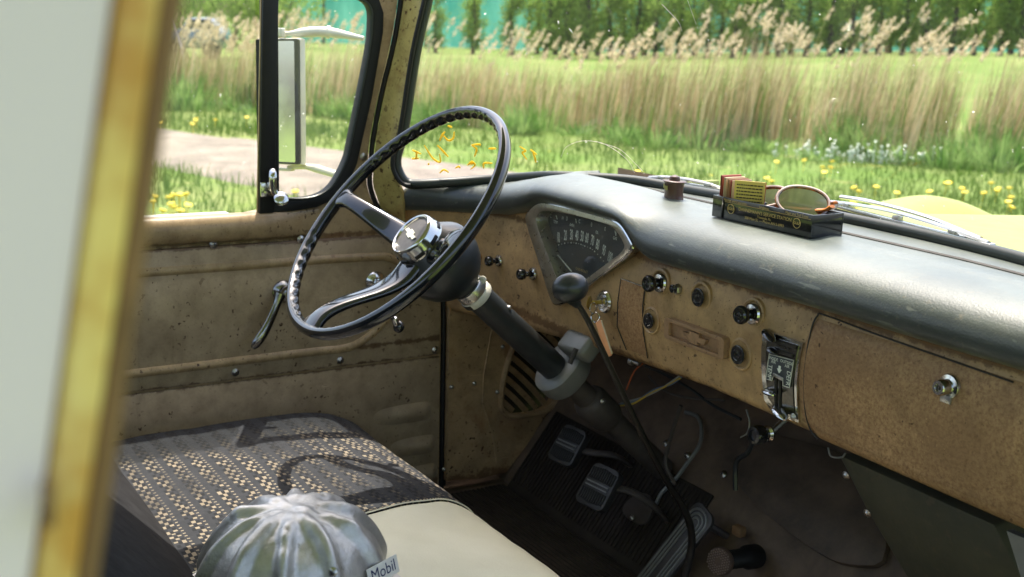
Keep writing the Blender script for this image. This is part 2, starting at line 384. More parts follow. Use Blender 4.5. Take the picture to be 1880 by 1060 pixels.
def glass_mat(name, tint, dust=.05, gl=.06):
    n = N(name); t = n.new('ShaderNodeBsdfTransparent'); t.inputs[0].default_value = (*tint, 1)
    g = n.new('ShaderNodeBsdfGlossy'); g.inputs['Roughness'].default_value = .02; g.inputs['Color'].default_value = (1, 1, 1, 1)
    d = n.new('ShaderNodeBsdfTranslucent'); d.inputs[0].default_value = (.85, .85, .8, 1)
    fr = n.new('ShaderNodeLayerWeight'); fr.inputs[0].default_value = .12
    m1 = n.new('ShaderNodeMixShader'); n.L(n.math('MINIMUM', n.math('ADD', n.math('MULTIPLY', fr.outputs['Fresnel'], .5), gl*.3), .35), m1.inputs[0]); n.L(t.outputs[0], m1.inputs[1]); n.L(g.outputs[0], m1.inputs[2])
    co = n.co(); sp = n.ramp(n.noise(co, 200, 2, .5), [(.745, 0.0), (.76, 1.0)]); sp2 = n.ramp(n.noise(co, 70, 2, .5), [(.76, 0.0), (.77, 1.0)])
    film = n.math('MULTIPLY', n.ramp(n.noise(n.co('Object', (1, 1, .5)), 9, 6, .7), [(.35, 0.0), (.75, 1.0)]), dust)
    a = n.math('MINIMUM', n.math('ADD', n.math('ADD', n.math('MULTIPLY', sp, .4), n.math('MULTIPLY', sp2, .4)), n.math('ADD', film, dust*.4)), .9)
    m2 = n.new('ShaderNodeMixShader'); n.L(a, m2.inputs[0]); n.L(m1.outputs[0], m2.inputs[1]); n.L(d.outputs[0], m2.inputs[2]); n.L(m2.outputs[0], n.out.inputs[0]); return n.m
M['glass'] = glass_mat('dusty windshield glass', (.98, .99, .98), .010)
M['sideglass'] = glass_mat('dusty side glass', (.98, .99, .97), .015)
M['dialglass'] = glass_mat('dial glass', (.97, .98, .98), .0, .12)
def lensmat():
    n = N('smoked reflective lens'); t = n.new('ShaderNodeBsdfTransparent'); t.inputs[0].default_value = (.62, .60, .55, 1); g = n.new('ShaderNodeBsdfGlossy'); g.inputs['Roughness'].default_value = .12; g.inputs['Color'].default_value = (.80, .86, .86, 1)
    m = n.new('ShaderNodeMixShader'); m.inputs[0].default_value = .5; n.L(t.outputs[0], m.inputs[1]); n.L(g.outputs[0], m.inputs[2]); n.L(m.outputs[0], n.out.inputs[0]); return n.m
M['lens'] = lensmat()
M['mirror'] = plain('mirror glass', (.90, .93, .92), .12, 1.0, .02, 10)
def tortoise():
    n = N('tortoiseshell'); co = n.co(); c = n.mix(n.ramp(n.noise(co, 90, 3, .6), [(.42, 0.0), (.55, 1.0)]), (.07, .016, .008), (.55, .17, .03))
    n.set(Base_Color=c, Roughness=.12, Coat_Weight=.8); n.b.inputs['Transmission Weight'].default_value = .2; return n.m
M['tort'] = tortoise()
def postmat():
    n = N('yellow door post paint with rusty edge'); co = n.co(); s = n.sep(co)
    c = n.mix(n.ramp(n.noise(co, 8, 4), [(.35, 0.0), (.7, 1.0)]), (.76, .56, .17), (.66, .50, .22))
    c = n.mix(n.ramp(n.noise(co, 26, 4, .6), [(.46, 0.0), (.62, 1.0)]), c, (.52, .26, .05))
    n.set(Base_Color=c, Roughness=.45); return n.m
M['post'] = postmat()
M['rust'] = plain('brown rusted steel edge', (.20, .11, .045), .7, 0, .6, 40, .2)

def leafmat(name, a, b, trans=.35, sc=3.0, zs=1.0, k=.15):
    n = N(name); co = n.co('Object', (1, 1, zs)); g = n.new('ShaderNodeNewGeometry')
    r = n.noise(co, sc, 3); c = n.mix(n.ramp(r, [(.5-k, 0.0), (.5+k, 1.0)]), a, b)
    d = n.new('ShaderNodeBsdfDiffuse'); t = n.new('ShaderNodeBsdfTranslucent'); n.L(c, d.inputs[0]); n.L(c, t.inputs[0])
    m = n.new('ShaderNodeMixShader'); m.inputs[0].default_value = trans; n.L(d.outputs[0], m.inputs[1]); n.L(t.outputs[0], m.inputs[2]); n.L(m.outputs[0], n.out.inputs[0]); return n.m
M['leaf'] = leafmat('orchard leaf', (.12, .23, .035), (.30, .40, .10), .5, 5)
M['weed'] = leafmat('weed leaf', (.08, .19, .03), (.27, .39, .13), .45, 4, 1, .1)
M['reed'] = leafmat('dry reed stem', (.30, .225, .105), (.74, .61, .37), .25, 5.5, .08, .09)
M['reedg'] = leafmat('young green reed', (.085, .17, .03), (.27, .37, .10), .4, 4.5, .08, .09)
M['plume'] = leafmat('reed plume', (.52, .44, .28), (.70, .61, .42), .3, 2)
M['blade'] = leafmat('grass blade', (.065, .14, .018), (.155, .225, .050), .4, 1.0)
M['yellowc'] = leafmat('yellow crayon', (.90, .68, .06), (.95, .76, .10), .5, 60)
M['bark'] = plain('grey brown bark', (.045, .037, .028), .85, 0, .4, 12, .4)
M['dande'] = plain('dandelion yellow', (.80, .58, .02), .6)
M['umbel'] = plain('white flower', (.75, .78, .68), .6)
def groundmat():
    n = N('meadow grass ground'); co = n.co()
    c = n.mix(n.ramp(n.noise(co, .35, 5, .6), [(.35, 0.0), (.68, 1.0)]), (.085, .145, .032), (.18, .20, .078))
    c = n.mix(n.math('MULTIPLY', n.ramp(n.noise(co, 5, 6, .7), [(.42, 0.0), (.7, 1.0)]), .6), c, (.13, .21, .03))
    c = n.mix(n.math('MULTIPLY', n.ramp(n.noise(co, 1.1, 5, .7, .5), [(.60, 0.0), (.74, 1.0)]), .7), c, (.32, .27, .13))
    c = n.mix(n.ramp(n.vor(co, 1.6), [(.025, 1.0), (.045, 0.0)]), c, (.7, .5, .02))
    n.set(Base_Color=c, Roughness=.95); n.b.inputs['Specular IOR Level'].default_value = .1; n.bump(n.noise(co, 9, 5), 1.0, .08); return n.m
M['ground'] = groundmat()
def roadmat():
    n = N('gravel road'); co = n.co(); c = n.mix(n.ramp(n.noise(co, 2.2, 7, .7), [(.35, 0.0), (.7, 1.0)]), (.10, .083, .066), (.235, .195, .155))
    c = n.mix(n.math('MULTIPLY', n.ramp(n.noise(co, 30, 4), [(.5, 0.0), (.7, 1.0)]), .4), c, (.17, .15, .12))
    n.set(Base_Color=c, Roughness=.9); n.bump(n.noise(co, 25, 4), .6, .02); return n.m
M['road'] = roadmat()
def netmat():
    n = N('teal windbreak netting'); co = n.co(); f = n.noise(n.co('Object', (1, 1, .25)), .8, 5, .65)
    c = n.mix(n.ramp(f, [(.35, 0.0), (.7, 1.0)]), (.045, .25, .20), (.13, .42, .33)); d = n.new('ShaderNodeBsdfDiffuse'); t = n.new('ShaderNodeBsdfTranslucent'); n.L(c, d.inputs[0]); n.L(c, t.inputs[0])
    m = n.new('ShaderNodeMixShader'); m.inputs[0].default_value = .5; n.L(d.outputs[0], m.inputs[1]); n.L(t.outputs[0], m.inputs[2]); n.L(m.outputs[0], n.out.inputs[0]); return n.m
M['net'] = netmat()
#--PART2--
# ================================================================== SETTING (outdoors)
GZ = -1.65
def lat_dist(x, y):
    rx, ry = x-CAM.x, y-CAM.y; f0, f1 = -RM.col[2].x, -RM.col[2].y; r0, r1_ = RM.col[0].x, RM.col[0].y
    dp = max(1.0, rx*f0+ry*f1); return 940+F*(rx*r0+ry*r1_)/dp, dp
def rise(x, y):
    l, d = lat_dist(x, y); return .95*smoothstep((l-950)/1000)*smoothstep((d-20)/38)
gx = np.concatenate([np.linspace(-400, -90, 8), np.linspace(-80, 20, 100), [60, 200]]); gy = np.concatenate([[-200, -60], np.linspace(-20, 100, 110), np.linspace(110, 500, 9)])
vv = np.array([(a, b, GZ+0.05*noise.noise(Vector((a*.2, b*.2, 0)))+rise(a, b)) for a in gx for b in gy]); nyy = len(gy)
ff = np.array([(i*nyy+j, (i+1)*nyy+j, (i+1)*nyy+j+1, i*nyy+j+1) for i in range(len(gx)-1) for j in range(nyy-1)])
fast('ground', vv, ff, M['ground'], 'structure')
# gravel track: measured near and far edges on the ground
far = [(-60, -8), (-30, .2), (-15.0, 4.37), (-13.4, 5.1), (-12.0, 5.75), (-10.0, 6.75), (-8.4, 7.05), (-6, 7.2), (-3, 7.3), (2, 7.4)]
near = [(-56, -12), (-26, -2.4), (-11.4, 3.05), (-10.4, 3.4), (-9.1, 3.82), (-8.5, 3.95), (-7.6, 4.2), (-6.0, 4.4), (-3, 4.5), (2, 4.6)]
fa = cat([Vector((x, y, 0)) for x, y in far], 6); ne = cat([Vector((x, y, 0)) for x, y in near], 6); rv = []; NR = 8
for i, (a, b) in enumerate(zip(fa, ne)):
    j = .16*noise.noise(Vector((i*.7, 3, 0)))
    for k in range(NR+1):
        t = k/NR; p = a.lerp(b, t)+Vector((j*(t < .5), j, 0)); rv.append((p.x, p.y, GZ+.062+.02*math.sin(PI*t)-.06*(k in (0, NR))))
rf = [(i*(NR+1)+k, i*(NR+1)+k+1, (i+1)*(NR+1)+k+1, (i+1)*(NR+1)+k) for i in range(len(fa)-1) for k in range(NR)]
tag(obj('road', (rv, rf), M['road']), kind='structure')

def blades(n, pos, h, wd, lean, bend, rng, nseg=2):
    """n curved grass blades as quads; pos (n,3), h (n,), lean (n,2)"""
    az = rng.uniform(0, 2*PI, n); dx = np.stack([np.cos(az), np.sin(az), np.zeros(n)], 1)*wd[:, None]*.5
    V = []
    for s in range(nseg+1):
        t = s/nseg; c = pos.copy(); c[:, 2] += h*t; c[:, 0] += lean[:, 0]*(t**bend); c[:, 1] += lean[:, 1]*(t**bend); wv = dx*(1-.8*t)
        V.append(c-wv); V.append(c+wv)
    V = np.stack(V, 1); k = 2*(nseg+1); base = np.arange(n)[:, None]*k
    Fc = np.concatenate([base+np.array([[2*s, 2*s+1, 2*s+3, 2*s+2]]) for s in range(nseg)], 0)
    return V.reshape(-1, 3), Fc
# reed belt: polyline of its near edge, on the ground
RB = np.array([(-40, -4), (-24, 3.0), (-19.0, 5.2), (-16.6, 8.6), (-13.6, 9.9), (-11.3, 11.2), (-9.6, 12.6), (-8.2, 13.7), (-6.0, 15.4), (-2, 18)])
sl = np.r_[0, np.cumsum(np.hypot(*(RB[1:]-RB[:-1]).T))]
def belt(s, d):
    x = np.interp(s, sl, RB[:, 0]); y = np.interp(s, sl, RB[:, 1]); e = .3
    tx = np.interp(s+e, sl, RB[:, 0])-np.interp(s-e, sl, RB[:, 0]); ty = np.interp(s+e, sl, RB[:, 1])-np.interp(s-e, sl, RB[:, 1]); l = np.hypot(tx, ty)+1e-9
    return x-ty/l*d, y+tx/l*d, tx/l, ty/l
def reedset(n, rng, hmin, hmax, wd, dmax, leanf):
    s = rng.uniform(6, sl[-1]-1, n); d = rng.uniform(0, 1, n)**1.0*dmax; cl = np.sin(s*2.9)+np.sin(s*1.37+d*2)+np.sin(s*5.7-d)
    cl = cl+np.sin(s*11+d)*.8+np.sin(s*23.0)*.6; keep = rng.uniform(-2.6, 2.4, n) < cl; s, d, cl = s[keep], d[keep], cl[keep]; n = len(s)
    x, y, tx, ty = belt(s, d+.35*np.sin(s*1.9)); h = rng.uniform(hmin, hmax, n)*(1+.10*np.sin(s*.8)+.05*cl)*np.interp(x, [-20, -14, -9, -5], [.95, 1.0, 1.32, 1.4])
    pos = np.stack([x, y, np.full(n, GZ)], 1); ln = h*rng.normal(leanf, .07, n); lean = np.stack([tx*ln, ty*ln], 1)
    return pos, h, lean, n, tx, ty
r1 = np.random.default_rng(3)
pos, h, lean, n, tx, ty = reedset(44000, r1, .50, 1.16, .02, 2.6, .14)
a = blades(n, pos, h, r1.uniform(.008, .022, n), lean, 1.5, r1)
fast('reeds', a[0], a[1], M['reed'])
r2 = np.random.default_rng(4)
pos, h, lean, n, tx, ty = reedset(17000, r2, .35, .95, .02, 2.8, .12)
a = blades(n, pos, h, r2.uniform(.014, .034, n), lean, 1.8, r2)
o = fast('reeds', a[0], a[1], M['reedg']); 
# plumed reeds: taller stems with a leaning feathery head
r3 = np.random.default_rng(5)
pos, h, lean, n, tx, ty = reedset(2000, r3, 1.0, 1.50, .02, 3.2, .21)
pos[:, :2] += np.stack([-ty, tx], 1)*.8
a = blades(n, pos, h, np.full(n, .010), lean, 1.5, r3); fast('reeds', a[0], a[1], M['reed'])
tip = pos.copy(); tip[:, 2] += h; tip[:, :2] += lean
PV = []
dirv = np.stack([tx*.42, ty*.42, np.full(n, .70)], 1)
for k in range(26):
    t = r3.uniform(-.25, .8, n)[:, None]; c = tip+dirv*.26*t+r3.normal(0, .012, (n, 3))*(1.4-t); L = .075*(1.2-t*.6)
    dv = dirv*.55+r3.normal(0, .30, (n, 3)); e = c+dv*L; wv = r3.normal(0, .013, (n, 3)); PV.append(np.stack([c-wv, c+wv, e], 1))
fast('reed_plumes', np.concatenate(PV, 0).reshape(-1, 3), None, M['plume'])
# weeds at the foot of the reeds, in clumps
r4 = np.random.default_rng(6); W = []; WF = []; nb = 0
cs = r4.uniform(7, sl[-1]-1, 150)
for s0 in cs:
    x, y, tx_, ty_ = belt(np.array([s0]), np.array([r4.uniform(-.55, .25)])); m = int(r4.uniform(90, 200)); R = r4.uniform(.18, .5)
    rr = R*np.sqrt(r4.uniform(0, 1, m)); an = r4.uniform(0, 2*PI, m); pos = np.stack([x+rr*np.cos(an), y+rr*np.sin(an), np.full(m, GZ)], 1)
    h = r4.uniform(.14, .46, m)*r4.choice([.6, .8, 1.0, 1.5, 1.9])*(1.1-rr/R*.5); ln = np.stack([np.cos(an), np.sin(an)], 1)*(rr*.5+.05)[:, None]
    v, f = blades(m, pos, h, r4.uniform(.012, .03, m), ln, 2.0, r4); W.append(v); WF.append(f+nb); nb += len(v)
fast('weeds', np.concatenate(W), np.concatenate(WF), M['weed'])
# lawn blades between truck and reeds, denser close by
r5 = np.random.default_rng(8); n = 90000
s = r5.uniform(4, sl[-1]-1, n); d = -r5.uniform(0, 1, n)**.8*9.0; x, y, _, _ = belt(s, d)
def on_road(x, y):
    P = [(p.x, p.y) for p in fa]+[(p.x, p.y) for p in reversed(ne)]; c = np.zeros(len(x), bool)
    for i in range(len(P)):
        (x1, y1), (x2, y2) = P[i], P[i-1]
        if y1 == y2: continue
        q = ((y1 > y) != (y2 > y)) & (x < (x2-x1)*(y-y1)/(y2-y1)+x1); c ^= q
    return c
k = ~on_road(x, y) & ((x < -3) | (y > 4)) & (r5.uniform(0, 1, n) < .55+.45*np.sin(x*1.3)*np.sin(y*1.1)); x, y = x[k], y[k]; n = len(x)
pos = np.stack([x, y, np.full(n, GZ)], 1); a = blades(n, pos, r5.uniform(.06, .17, n), r5.uniform(.01, .022, n), r5.normal(0, .03, (n, 2)), 1.6, r5)
fast('grass', a[0], a[1], M['blade'])
# dandelions: stem and flat round head
DM = MB(); r6 = random.Random(5)
dpx = [(r6.uniform(278, 345), r6.uniform(352, 388)) for _ in range(13)]+[(r6.uniform(545, 560), 350)]+[(r6.uniform(1555, 1870), r6.uniform(335, 385)) for _ in range(22)]+[(r6.uniform(960, 1560), r6.uniform(292, 335)) for _ in range(10)]+[(r6.uniform(1020, 1880), r6.uniform(98, 112)) for _ in range(60)]+[(r6.uniform(285, 470), r6.uniform(215, 235)) for _ in range(6)]
for px, py in dpx:
    p = HIT(px, py, (0, 0, GZ+.16), (0, 0, 1)); sc = 1 if py > 150 else 1.6; p.z = GZ; q = p+Vector((r6.uniform(-.02, .02), r6.uniform(-.02, .02), .15*sc))
    DM.add(tube([p, q], .004, 4)); DM.add(lathe([(.004, -.012), (.030*sc, 0), (.034*sc, .010), (.02*sc, .016)], q, (r6.uniform(-.3, .3), r6.uniform(-.3, .3), 1), 8))
tag(obj('dandelions', DM, M['dande']), kind='stuff')
UM = MB()
for _ in range(150):
    px, py = r6.gauss(1570, 70), r6.gauss(283, 11); p = HIT(px, py, (-10, 11.5, 0), (.62, -.78, 0)); 
    UM.add(lathe([(.003, -.02), (.02, 0), (.016, .008)], p, (r6.uniform(-.4, .4), r6.uniform(-.4, .4), 1), 6)); UM.add(tube([p, (p.x, p.y, GZ)], .003, 3))
tag(obj('white_flowers', UM, M['umbel']), kind='stuff')

# orchard: rows of small trees, teal windbreak behind
def tree_meshes(seed):
    rr = random.Random(seed); tb = MB(); x0 = 0
    path = [Vector((0, 0, 0))]
    for i in range(8): path.append(path[-1]+Vector((rr.uniform(-.07, .07), rr.uniform(-.07, .07), .5)))
    tb.add(tube(cat(path, 2), [.14*(1-.045*i) for i in range(17)], 7))
    tips = []
    for i in range(13):
        j = rr.randint(1, 7); p = path[j]; a = rr.uniform(0, 2*PI); L = rr.uniform(.5, 1.0); q = p+Vector((math.cos(a)*L*.6, math.sin(a)*L*.6, L*.35)); e = q+Vector((math.cos(a)*L*.3, math.sin(a)*L*.3, L*.4))
        tb.add(tube([p, q, e], [.035, .022, .008], 5)); tips += [q, e, p.lerp(q, .6)]
    q = np.random.default_rng(seed); n = 3500; ti = np.array([tuple(t) for t in tips]); c = ti[q.integers(0, len(ti), n)]+q.normal(0, .21, (n, 3)); c[:, 2] = np.maximum(c[:, 2], .35)
    a1 = q.normal(0, 1, (n, 3)); a1 /= np.linalg.norm(a1, axis=1)[:, None]; a2 = np.cross(a1, q.normal(0, 1, (n, 3))); a2 /= np.linalg.norm(a2, axis=1)[:, None]; sz = q.uniform(.04, .085, n)[:, None]
    V = np.stack([c-a1*sz, c+a2*sz*.6, c+a1*sz, c-a2*sz*.6], 1).reshape(-1, 3)
    t = obj('trunk', tb, M['bark']); l = fast('crown', V, None, M['leaf'], None, 4); return t, l
protos = [tree_meshes(20+i) for i in range(4)]
def place_tree(x, y, z, s, i, label, group, used=set()):
    e = thing('fruit_tree', label, 'tree', (x, y, z), group); t, l = protos[i % 4]
    if i % 4 in used: t = t.copy(); l = l.copy(); SC.collection.objects.link(t); SC.collection.objects.link(l)
    used.add(i % 4)
    for k in (t, l): k.parent = e
    e.rotation_euler = (0, 0, i*1.7); e.scale = (s, s, s)
# the rows run across the view about sixty metres out
def far_pt(px, dist):
    d = ray(px, 100); f = Vector((-RM.col[2].x, -RM.col[2].y, 0)); k = dist/(d.x*f.x+d.y*f.y); x, y = CAM.x+d.x*k, CAM.y+d.y*k
    return x, y, GZ+rise(x, y)-.03
rt = random.Random(9)
ordn = 'first second third fourth fifth sixth seventh eighth ninth tenth eleventh twelfth thirteenth fourteenth fifteenth sixteenth seventeenth eighteenth nineteenth twentieth last'.split()
for i, px in enumerate((1000, 1042, 1075, 1120, 1163, 1205, 1247, 1297, 1345, 1385, 1430, 1478, 1522, 1560, 1613, 1655, 1698, 1745, 1788, 1835, 1876)):
    x, y, z = far_pt(px, 58+rt.uniform(-.5, .5)); place_tree(x, y, z, rt.uniform(1.0, 1.2), i, 'leafy fruit tree, the %s trunk from the left in the front row behind the reeds' % ordn[i], 'fruit trees in the front orchard row')
for i, px in enumerate((985, 1020, 1060, 1098, 1140, 1182, 1226, 1275, 1320, 1365, 1408, 1452, 1500, 1545, 1590, 1632, 1676, 1720, 1765, 1810, 1855, 1895)):
    x, y, z = far_pt(px, 64+rt.uniform(-.5, .5)); place_tree(x, y, z, rt.uniform(1.1, 1.35), i+21, 'fruit tree of the second orchard row, half hidden behind the front row', 'fruit trees in the second orchard row')
for i, (px, s, lb) in enumerate(((800, .8, 'young thin fruit tree in front of the teal netting, leftmost seen through the windscreen'), (868, .85, 'second thin fruit tree from the left before the teal netting'), (940, .95, 'third thin fruit tree from the left, at the edge of the open teal netting'))):
    x, y, z = far_pt(px, 60); place_tree(x, y, z, s, i+1, lb, 'thin fruit trees before the netting')
# windbreak: posts and netting panels
wb = thing('windbreak_fence', 'tall teal windbreak netting stretched on posts behind the orchard', 'netting fence', (-60, 50, GZ))
pts_ = [Vector(far_pt(px, 69)) for px in np.linspace(500, 2000, 17)]
for i in range(16):
    a_, b_ = pts_[i], pts_[i+1]; d_ = (b_-a_)
    obj('netting', grid(lambda u, v: a_+d_*u+Vector((0, 0, .1+4.6*v-.35*math.sin(PI*u)*v*v))+Vector((d_.y, -d_.x, 0)).normalized()*(.12*math.sin(PI*u)*math.sin(PI*v)), 7, 7), M['net'], wb)
PM = None
for p in pts_:
    obj('post', tube([p, p+Vector((0, 0, 5.0))], .09, 8), M['bark'], wb)
# left window: dark bushes, a parked car and a leaning pole in the distance
def bush(p, R, H, n, seed, name, label, cat_, mat):
    q = np.random.default_rng(seed); e = thing(name, label, cat_, tuple(p))
    k = 26; cc = np.stack([q.normal(0, R*.45, k), q.normal(0, R*.45, k), q.uniform(.15*H, .85*H, k)], 1)
    c = cc[q.integers(0, k, n)]+q.normal(0, R*.2, (n, 3)); c[:, 2] = np.clip(c[:, 2], .05, H*1.05)
    a1 = q.normal(0, 1, (n, 3)); a1 /= np.linalg.norm(a1, axis=1)[:, None]; a2 = np.cross(a1, q.normal(0, 1, (n, 3))); a2 /= np.linalg.norm(a2, axis=1)[:, None]; sz = q.uniform(.05, .12, n)[:, None]
    V = np.stack([c-a1*sz, c+a2*sz*.6, c+a1*sz, c-a2*sz*.6], 1).reshape(-1, 3)+np.array(p); l = fast('crown', V, None, mat, None, 4); l.parent = e; l.matrix_parent_inverse = Matrix.Translation(-e.location)
    s = MB()
    for j in range(5): s.add(tube([Vector(p), Vector(p)+Vector((q.uniform(-R, R)*.4, q.uniform(-R, R)*.4, H*.6))], [.08, .03], 6))
    obj('stem', s, M['bark'], e)
for i, (px, py, R, H, lb) in enumerate(((430, 78, 3.2, 4.6, 'broad leafy bush in the distance behind the parked car'), (345, 74, 3.0, 4.2, 'leafy bush in the distance at the left end of the side window'), (505, 82, 2.4, 3.8, 'leafy bush beside the teal netting in the distance'))):
    p = HIT(px, py, (0, 0, GZ), (0, 0, 1)); p = CAM+(p-CAM)*(62/(p-CAM).length); p.z = GZ; bush(p, R, H, 4200, 60+i, 'bush', lb, 'bush', M['leaf'])
# car, built low and rounded, about forty metres off
cp = HIT(366, 92, (0, 0, GZ), (0, 0, 1)); cp = CAM+(cp-CAM)*(44/(cp-CAM).length); cp.z = GZ
car = thing('parked_car', 'silver car parked beyond the reeds, seen through the driver side window', 'car', tuple(cp))
cx_, cy_ = (RM.col[0].x, RM.col[0].y); ex_ = Vector((cx_, cy_, 0)).normalized(); ey_ = Vector((-ex_.y, ex_.x, 0))
M['silver'] = plain('silver car paint', (.16, .19, .23), .25, .6, .1, 3, coat=.5); M['carglass'] = plain('dark car glass', (.02, .03, .035), .08, 0, .1, 3)
prof = [(-.95, .35), (-1.0, .7), (-.85, .92), (-.45, 1.0), (-.2, 1.38), (.55, 1.42), (.9, 1.02), (1.0, .8), (1.0, .35)]
mp = lambda u, v, d: cp+ex_*u*1.0+Vector((0, 0, v))+ey_*(d-.8)
obj('body', solid(prof, [], mp, 1.6), M['silver'], car, bevel=.08)
obj('window', solid([(-.36, 1.02), (-.15, 1.32), (.5, 1.35), (.74, 1.04)], [], lambda u, v, d: cp+ex_*u+Vector((0, 0, v))+ey_*(d-.83), .02), M['carglass'], car)
for sx in (-.62, .62): 
    obj('wheel', lathe([(.12, 0), (.3, 0), (.32, .05), (.32, .17), (.3, .2)], cp+ex_*sx+Vector((0, 0, .33))-ey_*.84, ey_, 18), M['rubber'], car)
    obj('headlight' if sx < 0 else 'tail_light', sphere(cp+ex_*sx*1.5+Vector((0, 0, .72))-ey_*.6, (.1, .1, .08), 10, 6), M['white'] if sx < 0 else M['red'], car)
pp = HIT(335, 105, (0, 0, GZ), (0, 0, 1)); pp = CAM+(pp-CAM)*(24/(pp-CAM).length); pp.z = GZ
tag(obj('leaning_pole', tube([pp, pp+Vector((.0, 0, .9)), pp-ex_*.25+Vector((0, 0, 1.55))], [.03, .03, .025], 7), M['white']), 'thin pale pole leaning among the reeds at the left of the side window', 'pole')

# ================================================================== TRUCK CAB SHELL
cab = thing('truck_cab', 'tan painted interior shell of an old yellow pickup with rusty pillars', 'truck cab', (.8, .6, -.86))
def YZ(l, x=0.0): return [(AT(px, py, 0, x).y, AT(px, py, 0, x).z) for px, py in l]
CONT = [(.984, -.862), (.982, -.70), (.979, -.503), (.969, -.452), (.940, -.405), (.901, -.363), (.872, -.343), (.847, -.318), (.832, -.279), (.8335, -.24), (.837, -.2), (.853, -.12), (.866, -.07), (.876, -.025), (.886, .04), (.89, .09)]
def contour_y(z): 
    zs = [c[1] for c in CONT]; ys = [c[0] for c in CONT]; return float(np.interp(z, zs, ys))
# windshield: lower gasket line in space
GP = [((786, 0), .055), ((763, 102), .052), ((742, 238), .05), ((728.5, 289), .05), ((732, 316), .052), ((748, 336), .06), ((780, 338), .078), ((887, 331), .125), ((960, 326), .18), ((1019, 324), .25), ((1124, 329), .33), ((1189, 336), .385)]
gp = [AT(*p, 0, x) for p, x in GP]+[Vector((.46, 1.150, -.2385)), Vector((.60, 1.168, -.2375)), Vector((.746, 1.176, -.2365)), Vector((.90, 1.172, -.236)), Vector((1.046, 1.152, -.236)), Vector((1.2, 1.112, -.238)), Vector((1.35, 1.02, -.245)), Vector((1.44, .93, -.255))]
GPATH = cat([gp[0]+(gp[0]-gp[1])*1.0]+gp, 5)
obj('windshield_gasket', tube(GPATH, .0085, 10), M['rubberg'], cab)
LIP = [p+Vector((.004, -.008, .0)) if p.z > -.3 else p for p in GPATH[:36]]
obj('gasket_lip', tube([p+Vector((.006, -.010, -.001)) for p in GPATH[:34]], .0042, 8), M['rubber'], cab)
LB = [p for p in GPATH if p.z < -.215 or True]
base = GPATH[18:]                                            # lower corner onwards
def glassf(u, v):
    i = u*(len(GPATH)-1); a = int(min(i, len(GPATH)-2)); p = GPATH[a].lerp(GPATH[a+1], i-a)
    top = Vector((p.x*.985+.012, p.y+(.05-p.y+1.0)*.0, .13)); k = smoothstep((p.x-.05)/.35)
    top.y = (.925+(.115)*k)-.10*smoothstep((p.x-1.1)/.4)
    return p.lerp(top, v)+Vector((0, .0, 0))
wg = obj('windshield', grid(glassf, len(GPATH), 10), M['glass'], cab)
dg = bpy.context.evaluated_depsgraph_get()
GB = BVHTree.FromPolygons([v.co for v in wg.data.vertices], [tuple(p.vertices) for p in wg.data.polygons])
# yellow crayon marks and a faint scratch on the glass
ST = [[(757, 276), (773, 283)], [(765, 278), (764, 293)], [(756, 292), (769, 291)], [(779, 267), (794, 290), (808, 298), (807, 283)], [(803, 267), (823, 288)], [(807, 259), (812, 248), (817, 242)], [(814, 249), (823, 258), (832, 254), (834, 242)], [(822, 231), (830, 234)],
      [(865, 267), (880, 265), (881, 268)], [(867, 268), (875, 274), (871, 288)], [(897, 273), (911, 273)], [(858, 304), (866, 297), (872, 304), (864, 311)], [(859, 302), (871, 300)], [(888, 310), (889, 300), (904, 300)], [(836, 309), (842, 306), (845, 309)], [(807, 318), (815, 312), (824, 317)],
      [(954, 269), (965, 277), (959, 281), (967, 293)], [(974, 275), (985, 284)], [(978, 278), (982, 290), (984, 299)], [(786, 300), (788, 303)]]
SM = MB()
for s_ in ST:
    c2 = cat([Vector((a, b, 0)) for a, b in s_], 5); P3 = []
    for p in c2:
        q, _ = BH(GB, p.x, p.y)
        if q: P3.append(q+(CAM-q).normalized()*.0015)
    if len(P3) > 1: obj('crayon_mark', tube(P3, [.0007+.0010*math.sin(PI*(i+.8)/(len(P3)+.6)) for i in range(len(P3))], 6), M['yellowc'], cab)
for s_ in ([(1030, 288), (1040, 270), (1070, 259), (1110, 265), (1150, 292), (1165, 318)], [(1100, 262), (1140, 276), (1180, 315)], [(1215, 8), (1245, 40), (1252, 58)], [(1262, 0), (1278, 45)]):
    P3 = [BH(GB, p.x, p.y)[0] for p in cat([Vector((a, b, 0)) for a, b in s_], 6)]; P3 = [q+(CAM-q).normalized()*.001 for q in P3 if q]
    if len(P3) > 1: obj('scratch', tube(P3, .00028, 4), M['white'], cab)
# A pillar: plate between the door edge and the gasket, with a rolled bead by the door
pr = [(.902, .09)]+[(AT(px-3, py, 0, .045).y, AT(px-3, py, 0, .045).z) for px, py in ((783, 0), (762, 102), (740, 238), (727, 289), (729, 322), (745, 345))]+[(.88, -.31), (.88, -.36)]
pl = [(y+.004, z) for y, z in CONT if z > -.35][::1]
pil = MB()
LP_ = cat([Vector((c[0]+.005, c[1], 0)) for c in pl], 4); RP_ = cat([Vector((c[0], c[1], 0)) for c in reversed(pr)], 4)
def along(P, t):
    i = t*(len(P)-1); a = int(min(i, len(P)-2)); return P[a].lerp(P[a+1], i-a)
def pilf(u, v):
    z0 = -.34+.43*u
    ly = contour_y(z0)+.004; ry = float(np.interp(z0, [c[1] for c in reversed(pr)], [c[0] for c in reversed(pr)]))
    y = ly+(max(ry, ly+.004)-ly)*v; x = .004+.038*smoothstep(v*1.15)+.006*math.sin(PI*v)
    return Vector((x, y, z0))
obj('windshield_pillar', grid(pilf, 40, 14), M['pillar'], cab)
obj('door_seal', tube(cat([Vector((.001, y+.0005, z)) for y, z in CONT], 5), .0048, 8), M['rubber'], cab)
